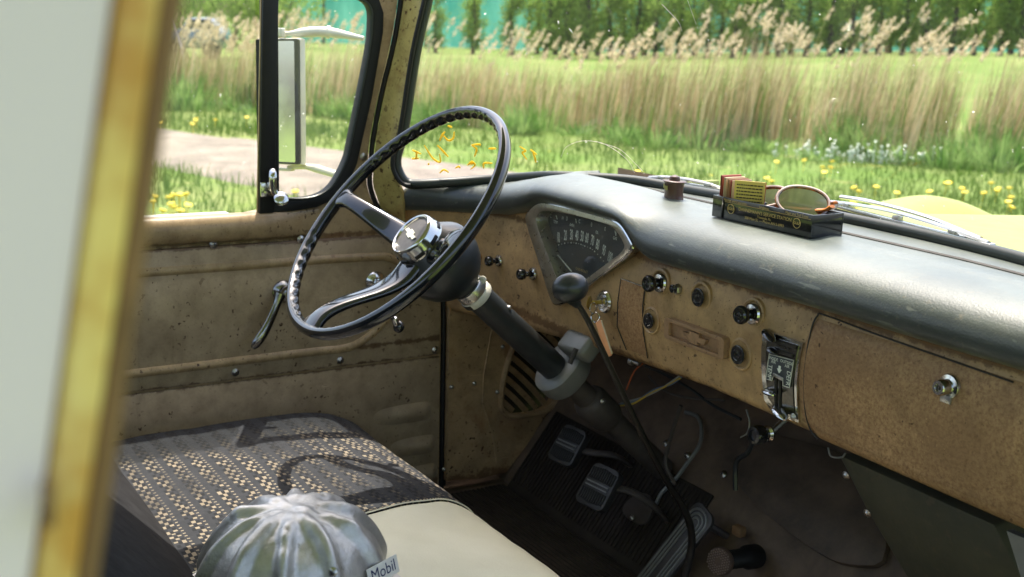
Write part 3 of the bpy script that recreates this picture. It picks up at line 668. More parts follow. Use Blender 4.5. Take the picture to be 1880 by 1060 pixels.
# kick panel
kp = [(.986, -.50), (.995, -.300), (1.38, -.300), (1.36, -.55), (1.30, -.60), (1.213, -.722), (1.165, -.79), (1.118, -.842), (1.06, -.845), (.988, -.838)]
vent = [(y, z) for y, z in YZ([(957, 598), (940, 640), (925, 690), (919, 740), (926, 757), (945, 764), (1000, 755), (1030, 725), (1052, 680), (1050, 620), (1010, 592)], .015)]
ventc = [(p.x, p.y) for p in cat([Vector((a, b, 0)) for a, b in vent], 3, True)]
obj('kick_panel', solid(kp, [ventc], lambda u, v, d: Vector((.015-d, u, v)), .02), M['kick'], cab, bevel=.0)
rim_ = cat([Vector((.016, a, b)) for a, b in vent], 4, True)
grl = obj('vent_grille', tube([p+Vector((0, 0, 0)) for p in rim_], .006, 8, closed=True), M['kick'], cab)
obj('vent_duct', rbox((-.050, 1.22, -.66), EX, EY, EZ, .01, .50, .40), M['mat'], grl)
obj('vent_duct', solid([(p.y, p.z) for p in rim_], [], lambda u, v, d: Vector((-.035-d, u, v)), .02), M['mat'], grl)
cyv = sum(p.y for p in rim_)/len(rim_); czv = sum(p.z for p in rim_)/len(rim_)
for i in range(11):
    t = (i-5)/5.5; P = []
    a0 = Vector((cyv, czv, 0))+Vector((.62, .78, 0)).normalized()*t*.105
    for k in range(9):
        s_ = (k-4)/4*.14; q = a0+Vector((.72, -.69, 0))*s_+Vector((.62, .78, 0))*(-.018*(k-4)**2/16)
        P.append((q.x, q.y))
    ins = [p for p in P if BVHTree]  # clipped against the grille outline below
    def inside(y, z):
        c = False; n_ = len(ventc)
        for a in range(n_):
            (y1, z1), (y2, z2) = ventc[a], ventc[a-1]
            if (z1 > z) != (z2 > z) and y < (y2-y1)*(z-z1)/(z2-z1)+y1: c = not c
        return c
    Pf = [along([Vector((a, b, 0)) for a, b in P], k/40) for k in range(41)]; Pf = [p for p in Pf if inside(p.x, p.y)]
    if len(Pf) > 5: obj('slat', tube([(.008, p.x, p.y) for p in Pf[::3]], .0062, 6, flat=.45, up=(1, .0, .0)), M['kick'], grl)
def screw(p, nrm, r=.0045, parent=cab, m=None, name='screw'):
    s = MB(); s.add(lathe([(r*1.5, 0), (r*1.55, .0006), (r*1.3, .0012), (r, .0016), (r*.8, .0028), (r*.4, .0034)], p, nrm, 12)); o = obj(name, s, m or M['chromed'], parent)
    a, u, b = frame(nrm); c = MB(); P0 = Vector(p)+a*.0034
    c.add(rbox(P0, a, u, b, .0012, r*1.2, r*.28)); c.add(rbox(P0+a*.0002, a, u, b, .0012, r*.28, r*1.2)); 
    if r > .004: obj('screw_cross', c, M['ink'], o)
    return o
for px, py in ((829, 711), (871, 704), (913, 720), (923, 637), (815, 862)): screw(AT(px, py, 0, .016), EX, .0028, m=M['chromed'])
# a crease around the vent in the kick panel
obj('panel_bead', tube([(.0155, y, z) for y, z in YZ([(913, 560), (900, 620), (888, 690), (886, 740), (903, 790), (912, 850)], .0155)], .002, 6), M['kick'], cab)
# floor, toe board, firewall
TP0, TN = Vector((.5, 1.112, -.858)), Vector((0, -1.3, 1)).normalized()
def toe(px, py, off=0.0): return HIT(px, py, TP0+TN*off, TN)
fl = obj('floor', grid(lambda u, v: Vector((-.06+1.70*u, -.3+1.45*v, -.862)), 4, 4), M['floor']); tag(fl, kind='structure')
def toef(u, v):
    y = 1.112+.26*v; z = -.858+(y-1.112)*1.3; x = -.02+1.66*u
    hump = .05*math.exp(-((x-.8)/.16)**2)*(1-v*.5)
    return Vector((x, y, z))+TN*(hump*0.0)
obj('toe_board', grid(toef, 20, 8), M['floor'], cab)
obj('firewall', grid(lambda u, v: Vector((-.02+1.66*u, 1.366+.0*v, -.53+.262*v)), 4, 4), M['floor'], cab)
obj('cowl_underside', grid(lambda u, v: Vector((.02+1.62*u, 1.04+.34*v, -.285-.0*v)), 4, 3), M['floor'], cab)
obj('outer_side', rbox((-.075, 1.32, -.64), EX, EY, EZ, .012, .70, .66, .004), M['body'], cab)
obj('jamb', rbox((-.045, .99, -.60), EX, EY, EZ, .05, .03, .56, .002), M['rubber'], cab)
obj('sill', rbox((-.03, .4, -.885), EX, EY, EZ, .12, 1.5, .04, .004), M['rubber'], cab)
obj('sun_block_corner', grid(lambda u, v: Vector((.012+.26*u, (lambda yb: yb+(1.22-yb)*v)(interp(.012+.26*u, [0.012, .05, .10, .14, .19, .3], [.875, .90, .98, 1.025, 1.062, 1.105])), -.292)), 12, 4), M['floor'], cab)  # unseen filler added behind the pad to stop sun reaching the footwell
# cowl strip between dash seam and gasket
def cowlf(u, v):
    x = .19+1.22*u; yb = interp(x, [.19, .3, .4, .6, 1.0, 1.2, 1.41], [1.062, 1.10, 1.113, 1.113, 1.113, 1.09, .98]); g = min(GPATH, key=lambda p: abs(p.x-x)+(0 if p.y > .9 else 9))
    return Vector((x, yb+(g.y+.004-yb)*v, -.2415+(g.z-.004+.2415)*v))
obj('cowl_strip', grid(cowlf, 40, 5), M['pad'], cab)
# hood and fender
def hoodf(u, v):
    x = -.27+2.0*u; y = 1.185+1.75*v
    h = -.246-.060*(y-1.2)-.20*smoothstep((abs(x-.80)-.15)/.5)
    fx = x+.14 if x < .8 else 1.74-x
    h += (.135*math.exp(-(fx/.16)**2)*math.exp(-((y-2.42)/.36)**2))
    h -= .5*max(0, abs(x-.80)-.99)
    if v < .04: h -= .012
    return Vector((x, y, h))
obj('hood', grid(hoodf, 70, 50), M['body'], cab)
obj('shade_roof', rbox((.965, .225, .155), EX, EY, EZ, 1.40, 1.49, .03, .01), M['cream'], cab)  # unseen partial roof, added over the passenger side to shade the vinyl
# door post on the passenger side, out of focus close to the lens
def pf(z, y0): return y0+.175*z
def postpart(name, ya, yb, xa, xb, m, z0=-.9, z1=.35):
    pts4 = lambda z: [(xa, pf(z, ya)), (xb, pf(z, ya)), (xb, pf(z, yb)), (xa, pf(z, yb))]
    v = [Vector((x, y, z)) for z in np.linspace(z0, z1, 14) for x, y in pts4(z)]; f = [(0, 1, 2, 3)]
    for i in range(13):
        for k in range(4): f.append((4*i+k, 4*i+(k+1) % 4, 4*i+4+(k+1) % 4, 4*i+4+k))
    f.append((52, 53, 54, 55)); return obj(name, (v, f), m, cab, bevel=.002)
postpart('rear_panel', -.42, .0560, 1.585, 1.602, M['white'])
postpart('door_post', .0568, .0652, 1.575, 1.603, M['post'])
postpart('post_edge', .0660, .0714, 1.577, 1.598, M['rust'])
sp0 = AT(88, 925, 0, 1.607); obj('latch_striker', rbox(sp0, EX, EY, EZ, .004, .0022, .010, .001), M['rust'], cab)

# ================================================================== DRIVER'S DOOR
door = thing('driver_door', 'tan steel driver door of the truck with chrome window crank and raised bead', 'truck door', (0, .5, -.86))
dc = [(p.x, p.y) for p in cat([Vector((y-.0045, z, 0)) for y, z in CONT], 4)]
outl = [p for p in dc if p[1] < .060]+[(dc[-1][0]-.004, .060), (-.3, .060), (-.3, -.862)]
VG = YZ([(692, 0), (701, 24), (700, 59), (680, 178), (652, 301), (640, 328), (624, 349), (603, 369), (577, 380), (478, 392)])
win = [(-.22, .045), (.86, .045)]+VG+[(.60, -.326), (-.22, -.326)]
winc = [(a, b) for a, b in win]
outl = [p for p in dc if p[1] < .060]+[(dc[-1][0]-.004, .060), (.86, .060)]+[p for p in VG if p[1] < .05]+[(.60, -.326), (-.22, -.326), (-.22, .060), (-.3, .060), (-.3, -.862)]
obj('frame', solid(outl, [], lambda u, v, d: Vector((.0-d, u, v)), .035), M['doorl'], door)
# rolled window ledge
def ledge(u, v):
    y = -.25+.99*u; k = smoothstep((y-.62)/.12); a = PI*(.5-1.0*v)
    r = .0225; return Vector((.002+(.022*(1-k))*max(0, math.cos(a))**.7, y, -.338+r*math.sin(a)*(1.0)))
obj('window_ledge', grid(ledge, 30, 12), M['doorl'], door)
obj('outer_skin', rbox((-.075, .335, -.62), EX, EY, EZ, .010, 1.25, .58, .004), M['body'], door)
obj('ledge_strip', rbox((-.012, .17, -.3195), EX, EY, EZ, .024, .84, .006, .002), M['cream'], door)
# trim panel, beads
tp = [(-.25, -.367), (.925, -.367), (.955, -.40), (.968, -.44), (.972, -.50), (.972, -.594), (-.25, -.594)]
tr = obj('trim_panel', solid(tp, [], lambda u, v, d: Vector((.005-d, u, v)), .0045), M['door'], door, bevel=.0015)
bead = [(-.2, -.4015)]+YZ([(270, 499), (400, 490), (560, 478), (680, 471), (715, 473), (740, 490), (748, 520), (738, 550), (712, 580), (680, 612), (650, 632), (620, 640), (583, 643.5), (430, 662), (265, 682)])+[(-.2, -.5625)]
obj('bead', tube(cat([Vector((.0045, y, z)) for y, z in bead], 5), .0075, 10, flat=.7, up=(1, 0, 0)), M['doorl'], door)
lw = [(-.25, -.598), (.9735, -.598), (.9755, -.855), (-.25, -.855)]
obj('lower_panel', solid(lw, [], lambda u, v, d: Vector((.003-d, u, v)), .0025), M['door'], door, bevel=.001)
for (a0, b0), (a1, b1) in (((712, 765), (792, 752)), ((745, 822), (798, 812)), ((768, 872), (800, 866))):
    p = AT(a0, b0, 0, .003); q = AT(a1, b1, 0, .003); L = (q.y-p.y)
    obj('pressed_rib', grid(lambda u, v: Vector((.002+.010*math.sin(PI*min(1, max(0, v)))**1.2*smoothstep(u*1.3)*smoothstep((1-u)*6), p.y-.05+(L+.055)*u, p.z+.020*(1-v*2)*1.0)), 24, 12), M['door'], door)
for px, py in ((392, 449), (552, 440), (432, 684), (625, 662), (799, 643)): screw(AT(px, py, 0, .006), EX, .0043, door)
screw(AT(667, 288, 0, .001), EX, .0043, door)
# vent window: rubber frame, bar, glasses, latch
vgi = YZ([(640, -6), (664, 2), (676, 16), (678, 40), (672, 99), (640, 258), (632, 292), (616, 325), (600, 346), (577, 359), (545, 364), (512, 362)])
vo = [(.70, .05), (.80, .05)]+VG
ring_out = [(.645, .048), (.83, .048)]+YZ([(693, 0), (701, 24), (700, 59), (680, 178), (652, 301), (640, 328), (624, 349), (603, 369), (577, 380), (510, 390)])+[(.6445, -.3265)]
ring_in = [(.669, .022)]+vgi+[(.669, -.302)]
rin = [(p.x, p.y) for p in cat([Vector((a, b, 0)) for a, b in ring_in[1:-1]], 3)]
rin = [(.669, rin[0][1])]+rin+[(.669, rin[-1][1])]
rout = [(a, b) for a, b in ring_out]
vw = obj('vent_window', solid(rout, [rin], lambda u, v, d: Vector((.009-d, u, v)), .022), M['rubber'], door, bevel=.0025)
obj('pane', solid(rin, [], lambda u, v, d: Vector((-.008-d, u, v)), .001), M['sideglass'], vw, smooth=0)
obj('seal_bead', tube([(.010, a, b) for a, b in rin[1:-1]], .0022, 6), M['rubberg'], vw)
_q = YZ([(483, -25), (513, -25), (505.5, 391), (476, 394)], .014); obj('division_bar', solid(_q, [], lambda u, v, d: Vector((.014-d, u, v)), .010), M['rubber'], door, bevel=.003)
_q = YZ([(479.5, -25), (483, -25), (476, 394), (472, 393)], .008); obj('glass_channel', solid(_q, [], lambda u, v, d: Vector((.008-d, u, v)), .004), M['doorl'], door)
obj('window_pane', solid([(-.22, -.325), (.632, -.325), (.638, .045), (-.22, .045)], [], lambda u, v, d: Vector((-.010-d, u, v)), .001), M['sideglass'], door, smooth=0)
# latch: plate, upright lever, round thumb pad
lt = obj('vent_latch', rbox(AT(489, 348, 0, .016), EX, EY, EZ, .006, .020, .024, .002), M['chrome'], door)
c0 = AT(503, 315, 0, .03); c1 = AT(500, 330, 0, .032); c2_ = AT(503, 350, 0, .032); c3 = AT(513, 364, 0, .034)
obj('lever', tube(cat([AT(501, 311, 0, .026), c1+Vector((0, .001, .004)), c2_, c3], 5), [.004, .0052, .0058, .006, .0062, .0063, .0062, .006, .0058, .0056, .0055, .0055, .0054, .0053, .0052, .005], 10, flat=.6), M['chrome'], lt)
obj('thumb_pad', lathe([(.002, .006), (.009, .0055), (.012, .003), (.0115, 0), (.004, -.002)], AT(516, 366, 0, .036), (1, -.1, .55), 20), M['chrome'], lt)
# window crank
M['darkc'] = plain('smoky chrome', (.26, .255, .24), .18, 1.0, .25, 60)
cr = obj('window_crank', lathe([(.019, 0), (.0195, .003), (.016, .008), (.012, .011), (.011, .020), (.0135, .024), (.012, .031), (.005, .034)], AT(520, 535, 0, .005), EX, 28), M['darkc'], door)
A = AT(516, 540, 0, .034); B = AT(464, 640, 0, .045)
obj('crank_arm', tube(cat([A, A.lerp(B, .3)+Vector((.0, .004, 0)), A.lerp(B, .65)+Vector((.004, .002, -.003)), B], 5), [.0095, .0085, .0075, .007, .0068, .0068, .007, .0072, .0074, .0078, .008, .0085, .0085, .0082, .0075, .004], 12, flat=.55, up=(1, 0, 0)), M['darkc'], cr)
ih = obj('door_handle', lathe([(.018, 0), (.0185, .003), (.015, .007), (.010, .010), (.009, .018), (.004, .02)], AT(689, 517, 0, .005), EX, 24), M['chrome'], door)
A = AT(689, 517, 0, .024); obj('handle_lever', tube([A, A+Vector((.004, .03, -.012)), A+Vector((.0, .075, -.03))], [.007, .006, .005], 10, flat=.6), M['chrome'], ih)

# ================================================================== SIDE MIRROR (outside)
mir = thing('side_mirror', 'tall rectangular wing mirror on white arms outside the vent window', 'wing mirror', tuple(AT(510, 190, 0, -.25)))
mc = [AT(467, 70, 0, -.30), AT(549, 70, 0, -.22), AT(553, 303, 0, -.22), AT(478, 300, 0, -.30)]
cen = (mc[0]+mc[1]+mc[2]+mc[3])/4; exm = ((mc[1]-mc[0])+(mc[2]-mc[3])).normalized(); up_ = EZ; ezm = exm.cross(up_).normalized()
if ezm.dot(CAM-cen) < 0: ezm = -ezm
W_ = ((mc[1]-mc[0]).length+(mc[2]-mc[3]).length)/2; H_ = (mc[0].z-mc[3].z+mc[1].z-mc[2].z)/2
tl = math.radians(3.0); ezt = (ezm*math.cos(tl)+EZ*math.sin(tl)).normalized(); eyt = ezt.cross(exm).normalized()
if eyt.z < 0: eyt = -eyt
hf = obj('housing', rbox(cen-ezt*.010, exm, eyt, ezt, W_, H_, .02, .004), M['cream'], mir)
obj('edge_trim', solid(rrect(W_*.985, H_*.985, .004), [rrect(W_*.80, H_*.955, .003)], lambda u, v, d: cen+exm*u+eyt*v+ezt*(.0035-d), .006), M['rubber'], hf)
obj('mirror_glass', rbox(cen+ezt*.0005, exm, eyt, ezt, W_*.84, H_*.96, .002), M['mirror'], mir, smooth=0)
a = AT(513, 62, 0, -.27); b = AT(545, 61, 0, -.25); c = AT(598, 59, 0, -.22); d = AT(668, 71, 0, -.16)
obj('upper_arm', tube(cat([a, b, c, d], 6), [.004]*5+[.005, .007, .008, .009, .0095, .0095, .0095, .0092, .009, .0085, .007, .006, .005, .004], 12), M['cream'], mir)
obj('arm_clamp', tube([AT(600, 59, 0, -.22), AT(606, 60, 0, -.217)], .0115, 12), M['cream'], mir)
obj('lower_arm', tube([AT(528, 308, 0, -.25), AT(560, 306, 0, -.23), AT(582, 310, 0, -.2), AT(618, 321, 0, -.15)], [.004, .005, .008, .007], 10), M['cream'], mir)
obj('bracket', rbox(AT(520, 311, 0, -.26), exm, EZ, ezm, .045, .005, .012, .001), M['cream'], mir)
obj('bracket', rbox(AT(515, 60, 0, -.26), exm, EZ, ezm, .014, .016, .012, .002), M['cream'], mir)
# ================================================================== DASHBOARD
dash = thing('dashboard', 'long tan metal dashboard with dark padded top, knobs and chrome fittings', 'dashboard', (.8, 1.0, -.48))
def faceTop(x): return interp(x, [0, .2, .235, .27, .48, .53, .57, 1.6], [-.325, -.31, -.30, -.285, -.285, -.30, -.31, -.31])
def faceBot(x): return interp(x, [0, .19, .35, .514, .7, 1.2, 1.6], [-.507, -.491, -.476, -.463, -.454, -.460, -.465])
def faceY(x, z):
    t = max(0, min(1, (x-.0)/.25)); s = 1-(1-t)**2.6; tt = max(0, min(1, (z+.315)/(-.14)))
    P = 1.0-.011*math.sin(PI*tt); return contour_y(max(z, -.5))*(1-s)+P*s
def facef(u, v):
    x = .012+1.57*u; zt, zb = faceTop(x)+.02, faceBot(x)
    if v < .74: t = v/.74; z = zt+(zb+.012-zt)*t; return Vector((x, faceY(x, z), z))
    t = (v-.74)/.26; y0 = faceY(x, zb+.012); a = t*PI*.5
    if t < .6: a = t/.6*PI*.5; return Vector((x, y0+.020*(1-math.cos(a)), zb+.012-.020*math.sin(a)))
    return Vector((x, y0+.020+.06*(t-.6)/.4, zb-.008+.012*(t-.6)/.4))
_fv, _ff = grid(facef, 260, 60)
def cut_face(poly):
    global _ff
    def ins_(x, z):
        c = False
        for a in range(len(poly)):
            (x1, z1), (x2, z2) = poly[a], poly[a-1]
            if (z1 > z) != (z2 > z) and x < (x2-x1)*(z-z1)/(z2-z1)+x1: c = not c
        return c
    _ff = [f for f in _ff if not (_fv[f[0]].y < 1.01 and ins_(sum(_fv[i].x for i in f)/4, sum(_fv[i].z for i in f)/4))]
def F_(px, py, off=0.0):
    y = 1.0
    for _ in range(8): p = AT(px, py, 1, y-off); y = faceY(p.x, p.z)
    return AT(px, py, 1, y-off)
def padsec(x):
    yf = faceY(x, -.315) if x < .24 else 1.0
    hood = math.exp(-((x-.375)/.155)**4)
    zt = interp(x, [0, .05, .12, .2, .3, .6, 1.6], [-.292, -.272, -.264, -.250, -.241, -.2385, -.2385])+.016*hood
    yb = interp(x, [0.012, .05, .10, .14, .19, .3, .4, .6, 1.0, 1.2, 1.41, 1.6], [.872, .895, .975, 1.02, 1.058, 1.10, 1.11, 1.11, 1.11, 1.087, .975, .80])
    yn = yf-.026-.012*smoothstep((x-.15)/.3)
    zb = interp(x, [.012, .12, .20, .244, .276, .300, .325, .35, .435, .523, .543, .564, .582, .603, .733, .92, 1.6], [-.318, -.313, -.305, -.294, -.284, -.273, -.267, -.265, -.264, -.264, -.268, -.286, -.300, -.307, -.306, -.304, -.304])
    sh = smoothstep((x-1.2)/.4); yn -= .12*sh*0
    return yf, zt, yb, yn, zb
def padf(u, v):
    x = .014+1.57*u
    yf, zt, yb, yn, zb = padsec(x); e = smoothstep((x-.012)/.03)
    zt = zb+(zt-zb)*(.35+.65*e); yn = yf-.006+(yn-yf+.006)*e
    zbk = min(zt, -.242) if x > .3 else zt
    R = min(.082, (yb-yn)*.6)
    if v < .3: t = v/.3; y = yb+(yn+R-yb)*t; return Vector((x, y, zbk+(zt-zbk)*smoothstep(t)-.004*smoothstep((t-.5)*2)))
    t = (v-.3)/.7; z1 = zt-.004
    p0 = Vector((yn+R, z1, 0)); p1 = Vector((yn+R*.28, z1-.001, 0)); p2 = Vector((yn-.008, z1-(z1-zb)*.42, 0)); p3 = Vector((yn+.004, zb+.10*(z1-zb), 0)); p4 = Vector((yf+.004, zb-.002, 0))
    if t < .75: s = t/.75; a = (1-s)**3; b = 3*(1-s)**2*s; c = 3*(1-s)*s*s; d = s**3; q = p0*a+p1*b+p2*c+p3*d
    else: s = (t-.75)/.25; q = p3.lerp(p4, s)+Vector((0, -.004*math.sin(PI*s), 0))
    return Vector((x, q.x, q.y))
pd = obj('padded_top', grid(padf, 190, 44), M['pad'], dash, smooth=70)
PB = BVHTree.FromPolygons([v.co for v in pd.data.vertices], [tuple(p.vertices) for p in pd.data.polygons])
def padz(x, y):
    r = PB.ray_cast(Vector((x, y, .1)), Vector((0, 0, -1))); return r[0].z if r[0] else -.24
# seam behind the pad
obj('seam_strip', tube([(x, interp(x, [.3, .4, .6, 1.0, 1.2, 1.41], [1.1045, 1.112, 1.1125, 1.1125, 1.089, .978]), -.2425) for x in np.linspace(.33, 1.41, 24)], .0030, 6), M['ink'], dash)

# ---- instrument cluster
def CP(px, py, y=.997): return AT(px, py, 1, y)
def px2(l, y): return [(CP(a, b, y).x, CP(a, b, y).z) for a, b in l]
co_ = [(964, 401), (972, 388), (986, 375), (1000, 373), (1060, 387), (1122, 404), (1138, 414), (1150, 432), (1164, 459), (1120, 492), (1040, 553), (1020, 560), (1012, 550), (990, 478)]
ci_ = [(986, 405), (992, 391), (1005, 385), (1060, 395), (1118, 411), (1132, 419), (1144, 436), (1154, 457), (1114, 487), (1054, 532), (1040, 533), (1033, 526), (1010, 470)]
ov = px2(co_, .982); iv = px2(ci_, .984)
ovc = [(p.x, p.y) for p in cat([Vector((a, b, 0)) for a, b in ov], 1, True)]
def chaikin(P, n=2):
    for _ in range(n):
        Q = []
        for i in range(len(P)):
            a = Vector(P[i]); b = Vector(P[(i+1) % len(P)]); Q += [tuple(a.lerp(b, .22)), tuple(a.lerp(b, .78))]
        P = Q
    return P
ov2 = chaikin([Vector(p).to_2d() if len(p) > 2 else Vector(p) for p in ovc], 2); iv2 = chaikin([Vector(p) for p in iv], 2)
cl = obj('instrument_cluster', solid(ov2, [iv2], lambda u, v, d: Vector((u, .980+d, v)), .018), M['chromed'], dash, bevel=.0035, seg=3)
# deep bevel wall running back to the dial
cxo = sum(p[0] for p in iv2)/len(iv2); czo = sum(p[1] for p in iv2)/len(iv2)
nI = len(iv2)
_cm = [(cxo+(p[0]-cxo)*1.05, czo+(p[1]-czo)*1.05) for p in iv2]; cut_face(_cm)
fc = obj('face', (_fv, _ff), M['dash'], dash, smooth=60)
def wall(u, v):
    i = int(round(u*nI)) % nI; p = iv2[i]; k = 1-.04*v; return Vector((cxo+(p[0]-cxo)*k, .982+.019*v, czo+(p[1]-czo)*k))
obj('bezel_wall', grid(wall, nI, 5, closed_u=True), M['chromed'], cl)
obj('outer_rim', tube([(p[0], .984, p[1]) for p in ov2], .0030, 8, closed=True), M['chrome'], cl)
DY = 1.000
obj('dial_face', solid([(cxo+(p[0]-cxo)*.99, czo+(p[1]-czo)*.99) for p in iv2], [], lambda u, v, d: Vector((u, DY+d, v)), .004), M['dial'], cl)
obj('dial_glass', solid(iv2, [], lambda u, v, d: Vector((u, .9855+d, v)), .0012), M['dialglass'], cl, smooth=0)
def D_(px, py): return CP(px, py, DY-.0015)
nums = [('0', 1012, 443), ('10', 1025, 437), ('20', 1038, 433), ('30', 1049, 432), ('40', 1059, 433.5), ('50', 1068.5, 435), ('60', 1077.5, 438), ('70', 1087.5, 442.5), ('80', 1097, 450), ('90', 1108.5, 460.5), ('100', 1119.5, 473)]
for i, (s, a, b) in enumerate(nums):
    tilt = (-.18+.045*i)*.9; ex = Vector((math.cos(tilt), 0, -math.sin(tilt))); ez = Vector((math.sin(tilt), 0, math.cos(tilt)))
    text(s, .0225, D_(a, b), ex, ez, M['ivory'], cl, 'numeral', off=.00022, sx=.36 if len(s) < 3 else .34)
for i, (s, a, b, sz) in enumerate((('C', 1011, 397, .008), ('H', 1033, 401, .008), ('TEMP', 1020, 408, .0065), ('D', 1041, 402, .008), ('C', 1064, 407, .008), ('AMPS', 1050, 414, .0065), ('0', 1086, 413, .009), ('OIL', 1096, 427, .0065), ('E', 1111, 421, .008), ('F', 1131, 430, .008), ('GAS', 1129, 438, .0065))):
    text(s, sz, D_(a, b), Vector((1, 0, .0)), Vector((0, 0, 1)), M['ivory'], cl, 'gauge_lettering', sx=.8)
text('CHEVROLET', .0060, D_(1068, 497), Vector((1, 0, .0)), EZ, M['gold'], cl, 'gauge_lettering')
dm = MB(); arc = cat([D_(1014, 455), D_(1026, 450), D_(1037, 447), D_(1049, 446), D_(1058, 447), D_(1067, 449), D_(1074, 452), D_(1084, 456), D_(1092, 462), D_(1103, 473), D_(1113, 486)], 2)
for i, p in enumerate(arc): dm.add(lathe([(.0011 if i % 2 == 0 else .0006, 0), (.0011 if i % 2 == 0 else .0006, .0006)], p, (0, -1, 0), 8))
obj('speed_dots', dm, M['ivory'], cl)
obj('speed_needle', tube([D_(1021, 462)+Vector((0, -.002, 0)), D_(1051, 498)+Vector((0, -.002, 0))], [.0005, .0012], 6), M['ivory'], cl)
for a, b, c, d in ((1021, 396, 1023, 403), (1057, 402, 1058, 410), (1129, 424, 1131, 433)): obj('gauge_needle', tube([D_(a, b), D_(c, d)], .0006, 5), M['ivory'], cl)

# ---- knobs
def knob(px, py, r=.0125, out=.026, collar=True, ringed=True, name='knob', cpx=None, mat='blackg'):
    b = F_(*(cpx or (px, py))); nrm = Vector((0, -1, .04)).normalized()
    if not collar and not cpx: b = F_(px, py)
    if ringed: obj('recess_ring', lathe([(r*1.75, -.004), (r*1.7, .0012), (r*1.5, .0022), (r*1.35, .001), (r*1.3, -.004)], b, nrm, 32), M['dash'], dash)
    rt_ = [(r*.5, 0), (r*.42, out*.35), (r*.5, out*.5), (r*.92, out*.62), (r, out*.74), (r*.97, out*.88), (r*.80, out*.96), (r*.62, out*.955), (r*.56, out*.90), (r*.38, out*.90), (r*.30, out*.95), (r*.12, out*.97)]
    k = obj(name, lathe(rt_, b, nrm, 28), M[mat], dash)
    if collar: obj('collar', lathe([(r*1.15, 0), (r*1.17, .002), (r*1.02, .0045), (r*.66, .0055), (r*.6, .002)], b, nrm, 28), M['chrome'], k)
    ex = Vector((1, 0, 0)); 
    return k
knob(897, 481, .0088, .026, cpx=(917, 479), ringed=False); knob(955, 503, .0092, .030, cpx=(980, 503), ringed=False)
knob(1191, 518, .0118, .026, cpx=(1213, 520)); knob(1359, 573, .0118, .026, cpx=(1383, 577))
knob(1287, 546, .0122, .007, False); knob(1196, 589, .0112, .007, False); knob(1360, 651, .0122, .007, False)
k = knob(1243, 530, .0058, .010, False, ringed=False, mat='blackg'); 
b_ = F_(1246, 531); obj('nut', lathe([(.0075, 0), (.0075, .004), (.0062, .0062), (.004, .006)], b_, (0, -1, 0), 6), M['chromed'], dash)
obj('indicator_lamp', lathe([(.006, 0), (.0058, .004), (.003, .008)], F_(881, 471), (0, -1, 0), 16), M['amber'], dash)
# knob hanging below the dash
ub = AT(1413, 796, 1, 1.035); kk = obj('choke_knob', lathe([(.006, 0), (.006, .012), (.012, .014), (.013, .022), (.011, .028), (.007, .029), (.006, .026)], ub, (0, -1, .05), 24), M['blackg'], dash)
obj('knob_bracket', tube([ub, ub+Vector((0, .05, .03))], .004, 8), M['chromed'], kk); obj('collar', lathe([(.010, 0), (.011, .003), (.008, .006)], ub, (0, -1, 0), 20), M['chrome'], kk)
# ignition
ib = F_(1112, 554); ig = obj('ignition_switch', lathe([(.0165, -.002), (.0168, .003), (.0145, .006), (.0125, .006), (.0120, .0045), (.0095, .0045), (.0090, .0075), (.0055, .0075), (.005, .006)], ib, (0, -1, .03), 32), M['chrome'], dash)
# blank plate (ashtray)
ap = [F_(a, b, .0025) for a, b in ((1141, 512), (1183, 527), (1179, 560), (1180, 610), (1188, 655), (1152, 642), (1135, 600), (1136, 555))]
def facepatch(pl, name, m, th=.004, off=.002, bevel=.0008, parent=dash, holes=()):
    o2 = [(p.x, p.z) for p in pl]; vf = solid(o2, holes, lambda u, v, d: Vector((u, faceY(u, v)-off+d, v)), th); return obj(name, vf, m, parent, bevel=bevel)
def sub2(pl, n=6):
    out = []
    for i in range(len(pl)):
        a, b = pl[i], pl[(i+1) % len(pl)]
        for k in range(n): out.append(a.lerp(b, k/n))
    return out
facepatch(sub2(ap, 3), 'ashtray_door', M['glove'], off=.0025)
obj('edge_line', tube([F_(1141, 512, .003), F_(1183, 527, .003)], .0009, 6), M['chromed'], dash)
obj('edge_line', tube([F_(a, b, .002) for a, b in ((1185, 528), (1180, 560), (1181, 612), (1189, 658))], .0008, 6), M['ink'], dash)
obj('edge_line', tube([F_(a, b, .002) for a, b in ((1140, 512), (1134, 556), (1133, 600), (1150, 643))], .0008, 6), M['ink'], dash)
# emblem plate with raised bow-tie
bc = F_(1280, 620, .003); exb = (F_(1333, 640)-F_(1228, 601)).normalized(); ezb = (F_(1280, 601)-F_(1280, 640)); ezb = (ezb-exb*ezb.dot(exb)).normalized(); nb_ = Vector((0, -1, 0))
BW = (F_(1335, 641)-F_(1226, 600)).length; BH_ = (F_(1232, 583)-F_(1226, 618)).length
M['badge'] = aged('brown emblem plate paint', (.40, .24, .13), amount=.5, speck=.4)
pb_ = obj('emblem_plate', solid(rrect(BW, BH_*1.02, .006), [], lambda u, v, d: bc+exb*u+ezb*v+nb_*(.0015-d), .006), M['badge'], dash, bevel=.001)
obj('raised_border', solid(rrect(BW, BH_*1.02, .006), [rrect(BW*.84, BH_*.66, .003)], lambda u, v, d: bc+exb*u+ezb*v+nb_*(.0075-d), .006), M['badge'], pb_, bevel=.0022, seg=3)
bow = [(-.5, -.16), (-.42, .16), (-.17, .16), (-.17, .34), (.21, .34), (.21, .16), (.5, .16), (.42, -.16), (.17, -.16), (.17, -.34), (-.21, -.34), (-.21, -.16)]
obj('bow_tie_emblem', solid([(a*.052, b*.023) for a, b in bow], [], lambda u, v, d: bc+exb*u+ezb*v+nb_*(.0070-d), .0055), M['badge'], pb_, bevel=.0010)
